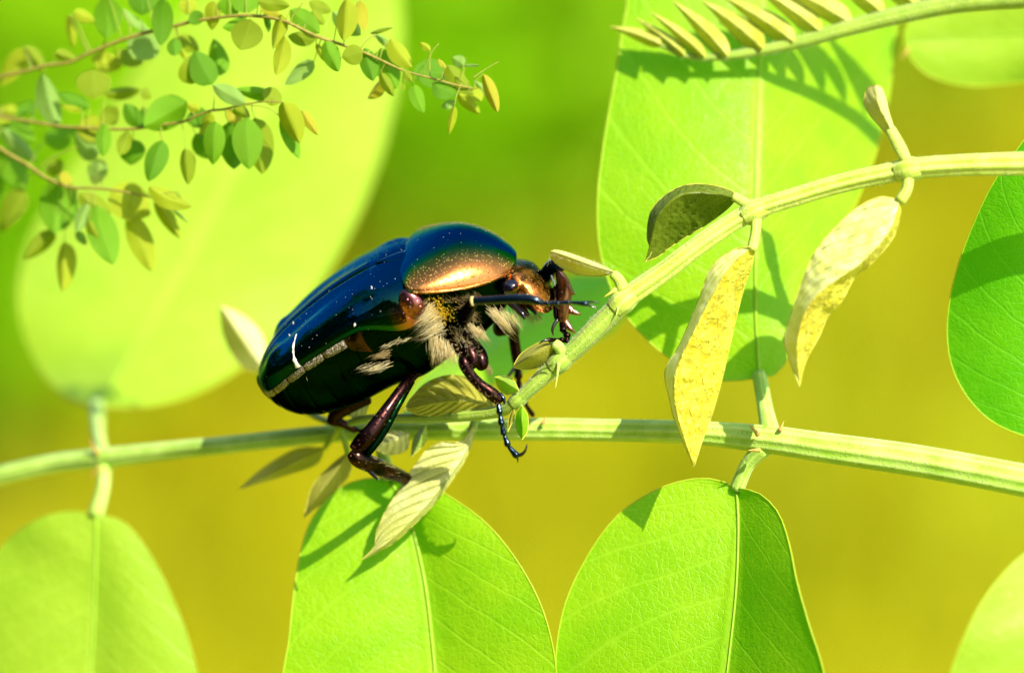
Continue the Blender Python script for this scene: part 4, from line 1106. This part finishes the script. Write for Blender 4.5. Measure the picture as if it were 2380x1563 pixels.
# ---- legs: femur as the leg's own mesh, then shin, foot segments, claws
def limb(name, parent, pts, mat, flat=1.0, n=24, seg=14, up=None):
    q = smooth(pts, n); m = Mesh()
    m.tube(VV(q[:, :3]), q[:, 3] * .5 / PX * .001, seg, flat=flat, up=up)
    return build(name, m, mat, parent)
def foot(parent, pts, mat):
    """chain of bead-like foot segments"""
    for a, b in zip(pts[:-1], pts[1:]):
        a, b = np.array(a, float), np.array(b, float)
        q = [tuple(a * (1 - t) + b * t) for t in (0, .15, .5, .85, 1.04)]
        q = [(x, y, d, w * k) for (x, y, d, w), k in zip(q, (.55, .75, .95, 1.18, .7))]
        limb('foot_segment', parent, q, mat, n=12, seg=10)
def claw(parent, pts): limb('claw', parent, pts, M_CLAW, n=12, seg=8)

# near hind leg
hind = limb('hind_leg', beetle, [(968, 862, .5, 26), (944, 890, -.6, 24), (903, 946, -1.4, 28), (866, 998, -1.8, 36), (840, 1028, -1.8, 40), (823, 1046, -1.7, 30)], M_LEG, .7)
limb('femur_edge', hind, [(958, 885, -.2, 14), (925, 940, -.9, 18), (890, 1002, -1.3, 22), (852, 1052, -1.5, 22), (838, 1062, -1.5, 10)], M_BODY, .7)
limb('shin', hind, [(818, 1050, -1.6, 28), (832, 1066, -1.6, 38), (870, 1084, -.8, 35), (910, 1100, 1.4, 31), (935, 1110, 3.4, 29), (958, 1120, 5.2, 28)], M_LEG_H, .7)
limb('shin_edge', hind, [(852, 1056, -1.2, 8), (890, 1074, -.4, 11), (925, 1091, 2.2, 12), (954, 1106, 4.6, 9)], M_CLAW, .8)
limb('spur', hind, [(858, 1094, -1.7, 10), (872, 1108, -2, 8), (880, 1116, -2.2, 2)], M_CLAW, n=8)
foot(hind, [(956, 1121, 5, 14), (966, 1138, 5.2, 13), (972, 1156, 5.3, 13), (970, 1178, 5.3, 12)], M_LEG)
# near middle leg
mid = limb('middle_leg', beetle, [(1030, 752, .2, 52), (1060, 785, -.9, 58), (1085, 812, -1.6, 52), (1098, 838, -1.9, 40), (1088, 846, -2, 28)], M_LEG, .8)
limb('knee_joint', mid, [(1100, 800, -.4, 30), (1112, 825, -.8, 40), (1118, 846, -1, 34), (1112, 858, -1, 14)], M_LEG, .8)
limb('shin', mid, [(1078, 826, -2, 18), (1078, 842, -2.1, 27), (1092, 868, -2.1, 25), (1115, 893, -2, 26), (1143, 915, -1.9, 31), (1164, 932, -1.8, 26)], M_LEG, .85)
limb('spur', mid, [(1162, 915, -1.9, 12), (1171, 928, -2, 9), (1172, 940, -2, 3)], M_LEG_B, n=8)
foot(mid, [(1158, 935, -1.9, 14), (1162, 962, -2, 13), (1166, 988, -2.1, 13), (1172, 1010, -2.2, 13), (1181, 1036, -2.2, 14), (1203, 1061, -2.2, 15)], M_LEG_B)
claw(mid, [(1198, 1057, -2.2, 12), (1211, 1056, -2.3, 9), (1221, 1046, -2.4, 6), (1225, 1031, -2.4, 2)])
claw(mid, [(1199, 1058, -2, 8), (1203, 1066, -1.8, 5), (1203, 1074, -1.6, 2)])
# near front leg held level in front of the face
fr = limb('front_leg', beetle, [(1070, 752, .4, 40), (1082, 730, -1.2, 36), (1096, 708, -3, 26), (1104, 699, -3.8, 21)], M_LEG)
limb('shin', fr, [(1100, 699, -3.9, 19), (1140, 697, -4.1, 19), (1190, 694, -4.3, 20), (1232, 695, -4.4, 21), (1252, 701, -4.4, 18), (1264, 706, -4.4, 11)], M_LEG_B, .8)
limb('knee_collar', fr, [(1098, 690, -3.9, 7), (1096, 699, -4, 8), (1099, 709, -3.9, 7)], plain_material('joint_membrane', (.65, .5, .12), (.7, .6, .3), .4, 3000, 2e-5), n=8)
foot(fr, [(1258, 705, -4.4, 11), (1277, 705, -4.4, 11), (1300, 704, -4.4, 10), (1325, 702, -4.4, 10), (1366, 706, -4.4, 11)], M_LEG_B)
claw(fr, [(1360, 702, -4.4, 6), (1376, 701, -4.4, 5), (1393, 704, -4.4, 2)]); claw(fr, [(1360, 708, -4.4, 6), (1374, 711, -4.4, 5), (1388, 716, -4.4, 2)])

# far front leg, raised, with its toothed shin
fl = limb('front_leg', beetle, [(1240, 672, 3.2, 40), (1268, 642, 2.6, 40), (1284, 622, 2, 40), (1297, 618, 1.6, 32), (1302, 630, 1.5, 24)], M_LEG_B, .8)
def slab(name, parent, poly, d0, thick, mat, sub=2):
    """a traced outline as a solid with rounded edges"""
    poly = np.array(poly, float); n = len(poly)
    q = np.vstack([poly[-1:], poly, poly[:2]])
    pts = []
    for i in range(n):
        a, b, c, e = q[i], q[i + 1], q[i + 2], q[i + 3]
        for s_ in np.linspace(0, 1, 4, endpoint=False):
            pts.append(.5 * (2 * b + (c - a) * s_ * .6 + (-2 * (c - a) * .6 - (e - b) * .6 + 6 * (c - b)) * s_ ** 2 + ((c - a) * .6 + (e - b) * .6 - 4 * (c - b)) * s_ ** 3))
    pts = np.array(pts); N = len(pts)
    T = np.roll(pts, -1, 0) - np.roll(pts, 1, 0); T /= np.linalg.norm(T, axis=1, keepdims=True) + 1e-9
    area = np.sum(pts[:, 0] * np.roll(pts[:, 1], -1) - np.roll(pts[:, 0], -1) * pts[:, 1])
    nin = np.stack([-T[:, 1], T[:, 0]], 1) * (1 if area > 0 else -1)
    inset = min(5.0, thick * PX * .4)
    layers = []
    for k, f in ((0, .9), (.35, .35), (1, 0)):
        layers.append((pts + nin * inset * f, -thick / 2 + thick / 2 * k))
    layers += [(p, -z) for p, z in layers[-2::-1]]
    Pm = np.array([[V(p[0], p[1], d0 + z) for p in L_] for L_, z in layers])
    m = Mesh(); m.grid(Pm, close_v=True, flip=area < 0)
    k = len(layers)
    m.f.append(tuple(range(N))[::-1] if area > 0 else tuple(range(N)))
    m.f.append(tuple((k - 1) * N + i for i in range(N)) if area > 0 else tuple((k - 1) * N + i for i in range(N))[::-1])
    return build(name, m, mat, parent)
slab('shin', fl, [(1296, 622), (1312, 634), (1322, 648), (1328, 664), (1334, 680), (1329, 688), (1327, 704), (1324, 722), (1320, 740), (1312, 752), (1302, 750), (1297, 738), (1296, 712), (1294, 664), (1291, 638)], 1.6, .62, M_LEG_C)
limb('shin_tooth', fl, [(1316, 712, 1.6, 22), (1328, 722, 1.55, 17), (1339, 727, 1.5, 11), (1350, 730, 1.5, 3)], M_LEG_C, .7, n=14)
limb('shin_tooth', fl, [(1308, 740, 1.6, 24), (1317, 754, 1.55, 18), (1327, 765, 1.5, 12), (1337, 773, 1.5, 3)], M_LEG_C, .7, n=14)
limb('shin_tooth', fl, [(1324, 672, 1.6, 14), (1331, 680, 1.6, 9), (1337, 684, 1.6, 3)], M_LEG_C, .7, n=10)
limb('shin_edge', fl, [(1292, 660, 1.7, 10), (1291, 700, 1.7, 12), (1292, 735, 1.7, 11), (1296, 748, 1.7, 6)], M_LEG, n=12)
limb('spur', fl, [(1297, 741, 1.5, 9), (1289, 752, 1.4, 9), (1284, 766, 1.3, 7), (1286, 780, 1.3, 2)], M_CLAW, n=12)
foot(fl, [(1304, 748, 1.5, 15), (1310, 770, 1.2, 14), (1320, 782, .6, 15), (1316, 792, .2, 13), (1302, 789, -.1, 11), (1272, 790, -.6, 9)], M_LEG)
claw(fl, [(1274, 790, -.6, 7), (1262, 792, -.7, 5), (1254, 798, -.7, 2)])
limb('femur_hair_line', fl, [(1281, 640, 1.3, 4), (1286, 652, 1.2, 6), (1290, 664, 1.2, 3)], M_WHITE, n=8)
# far middle and hind legs, half hidden
fm = limb('middle_leg', beetle, [(1160, 760, 4, 44), (1186, 762, 4.6, 34), (1194, 776, 5, 28)], M_LEG)
limb('shin', fm, [(1192, 770, 5, 24), (1198, 810, 5.2, 26), (1205, 852, 5.4, 24)], M_LEG, .8)
limb('spur', fm, [(1198, 852, 5.3, 10), (1186, 868, 5.2, 8), (1174, 883, 5.1, 3)], M_CLAW, n=10)
foot(fm, [(1204, 850, 5.4, 18), (1205, 880, 5.5, 17), (1207, 908, 5.6, 16), (1222, 940, 5.6, 13), (1240, 966, 5.6, 10)], M_LEG)
fh = limb('hind_leg', beetle, [(850, 920, 3.5, 44), (815, 940, 4.2, 38), (782, 962, 4.8, 34), (770, 985, 5, 26)], M_LEG, .7)
limb('shin', fh, [(772, 975, 5, 22), (800, 985, 5.2, 20), (828, 1000, 5.4, 16)], M_LEG)
foot(fh, [(826, 998, 5.4, 10), (850, 1004, 5.2, 10), (874, 1010, 5, 9)], M_LEG)

# ---- hair tufts and pollen
def tuft(parent, roots, tips, count, mat, spread, r=.0088, seed=0, name='hair_tuft'):
    """strands from a root line to a tip line, both in picture units and depth"""
    gg = np.random.default_rng(seed); m = Mesh()
    A, Z = smooth(roots, 30), smooth(tips, 30)
    for _ in range(count):
        k = gg.uniform(0, 28.99); i = int(k); f = k - i
        a = A[i] * (1 - f) + A[i + 1] * f; z = Z[i] * (1 - f) + Z[i + 1] * f
        a = a + gg.normal(0, 1, 3) * np.array([spread, spread, .12]); z = z + gg.normal(0, 1, 3) * np.array([spread, spread, .25])
        z = a + (z - a) * gg.uniform(.35, 1.1)
        p, q = V(*a), V(*z)
        L = np.linalg.norm(q - p)
        m.hair(p, q, r * gg.uniform(.7, 1.3) * .001, gg.normal(0, .035, 3) * L)
    o = build(name, m, mat, parent, smooth_shade=True); o['kind'] = 'stuff'; return o
tuft(beetle, [(992, 700, -2), (1012, 725, -2.2), (1026, 752, -2), (1030, 768, -1.8)], [(958, 745, -2.3), (952, 770, -2.5), (950, 790, -2.4), (965, 800, -2.2)], 198, M_HAIR, 6, seed=1)
tuft(beetle, [(1004, 782, -1.6), (1022, 790, -1.8), (1044, 800, -1.9)], [(996, 852, -2), (1020, 862, -2.2), (1060, 850, -2.3)], 198, M_HAIR, 6, seed=2)
tuft(beetle, [(1040, 806, -1.9), (1058, 828, -1.9)], [(1052, 858, -2.2), (1068, 850, -2.2)], 56, M_HAIR, 5, seed=3)
tuft(beetle, [(1136, 716, -1), (1152, 728, -1.2), (1165, 738, -1.2)], [(1172, 762, -1.4), (1194, 780, -1.5), (1206, 790, -1.4)], 141, M_HAIR, 6, seed=4)
tuft(beetle, [(1168, 722, -.4), (1186, 730, -.6), (1204, 736, -.6)], [(1196, 766, -.6), (1208, 774, -.6), (1222, 768, -.6)], 73, M_HAIR, 6, seed=5)
tuft(beetle, [(1220, 728, 0), (1238, 732, 0), (1256, 728, 0)], [(1226, 762, -.2), (1246, 760, -.2), (1268, 744, -.2)], 130, M_HAIR_B, 5, .006, seed=6)
tuft(beetle, [(1085, 752, -.8), (1104, 762, -1), (1120, 772, -1)], [(1112, 800, -1.2), (1134, 806, -1.4), (1150, 800, -1.4)], 122, M_HAIR, 6, seed=7)
tuft(beetle, [(1066, 712, -1.4), (1082, 722, -1.6), (1096, 738, -1.6)], [(1092, 716, -1.8), (1108, 732, -2), (1116, 752, -2)], 120, M_HAIR_B, 7, .007, seed=8)
tuft(beetle, [(1040, 760, -1.4), (1068, 784, -1.8), (1090, 806, -2)], [(1056, 768, -1.9), (1080, 796, -2.2), (1100, 816, -2.3)], 73, M_HAIR, 7, .007, seed=9)
tuft(beetle, [(1128, 842, -.8), (1140, 856, -.8)], [(1136, 876, -1), (1148, 880, -1)], 70, M_HAIR_B, 3, .007, seed=10)
tuft(beetle, [(912, 842, -1.2), (880, 850, -1.2), (855, 846, -1)], [(872, 862, -1.6), (836, 872, -1.6), (808, 866, -1.4)], 51, M_HAIR, 5, .008, seed=11)
tuft(beetle, [(955, 786, -1.6), (925, 792, -1.6), (900, 800, -1.6)], [(932, 800, -1.9), (902, 806, -1.9), (878, 812, -1.9)], 40, M_HAIR, 4, .008, seed=12)
tuft(beetle, [(905, 816, -1.4), (885, 826, -1.4)], [(874, 830, -1.7), (852, 838, -1.7)], 60, M_HAIR_B, 5, .008, seed=13)
tuft(beetle, [(700, 868, .4), (760, 825, 0)], [(690, 862, .1), (748, 818, -.3)], 60, M_HAIR_B, 9, .007, seed=14)
tuft(beetle, [(1016, 690, -1.8), (1060, 690, -1.6), (1110, 684, -1.4)], [(1026, 702, -2), (1068, 702, -1.9), (1122, 690, -1.7)], 120, M_HAIR_B, 7, .006, seed=15)
tuft(beetle, [(1262, 628, 1.8), (1276, 612, 1.6)], [(1258, 596, 1.6), (1282, 590, 1.5)], 3, M_HAIR, 3, .006, seed=16)
fuzz('bristles', mid, [(1078, 842, -2.1, 26), (1092, 868, -2.1, 25), (1115, 893, -2, 26), (1143, 915, -1.9, 29), (1162, 930, -1.8, 26)], M_HAIR_B, 160, .2, .009, 51)
fuzz('bristles', mid, [(1050, 775, -.8, 54), (1085, 812, -1.6, 50), (1096, 836, -1.9, 38)], M_HAIR, 150, .3, .008, 52)
fuzz('bristles', hind, [(840, 1070, -1.6, 34), (870, 1084, -1, 34), (915, 1102, .4, 30)], M_HAIR_B, 70, .22, .010, 53)
fuzz('bristles', hind, [(940, 892, -.6, 26), (900, 948, -1.4, 30), (860, 1004, -1.8, 38)], M_HAIR_B, 40, .18, .008, 54)
fuzz('bristles', fl, [(1300, 640, 1.5, 30), (1310, 680, 1.5, 36), (1310, 720, 1.5, 34)], M_HAIR_B, 60, .16, .008, 55)
gg = np.random.default_rng(31); m = Mesh()
for _ in range(340):
    k = gg.uniform(0, 1)
    c = np.array([1004 + 34 * k, 700 + 40 * k, -2.35]) + gg.normal(0, 1, 3) * np.array([12, 11, .16])
    r = gg.uniform(.014, .032) * 1e-3
    p = V(*c)
    vs = [p + r * np.array(o) for o in ((1, 0, 0), (-1, 0, 0), (0, 1, 0), (0, -1, 0), (0, 0, 1), (0, 0, -1))]
    m.add(vs, [(0, 2, 4), (2, 1, 4), (1, 3, 4), (3, 0, 4), (2, 0, 5), (1, 2, 5), (3, 1, 5), (0, 3, 5)])
o = build('pollen', m, M_POLLEN, beetle); o['kind'] = 'stuff'
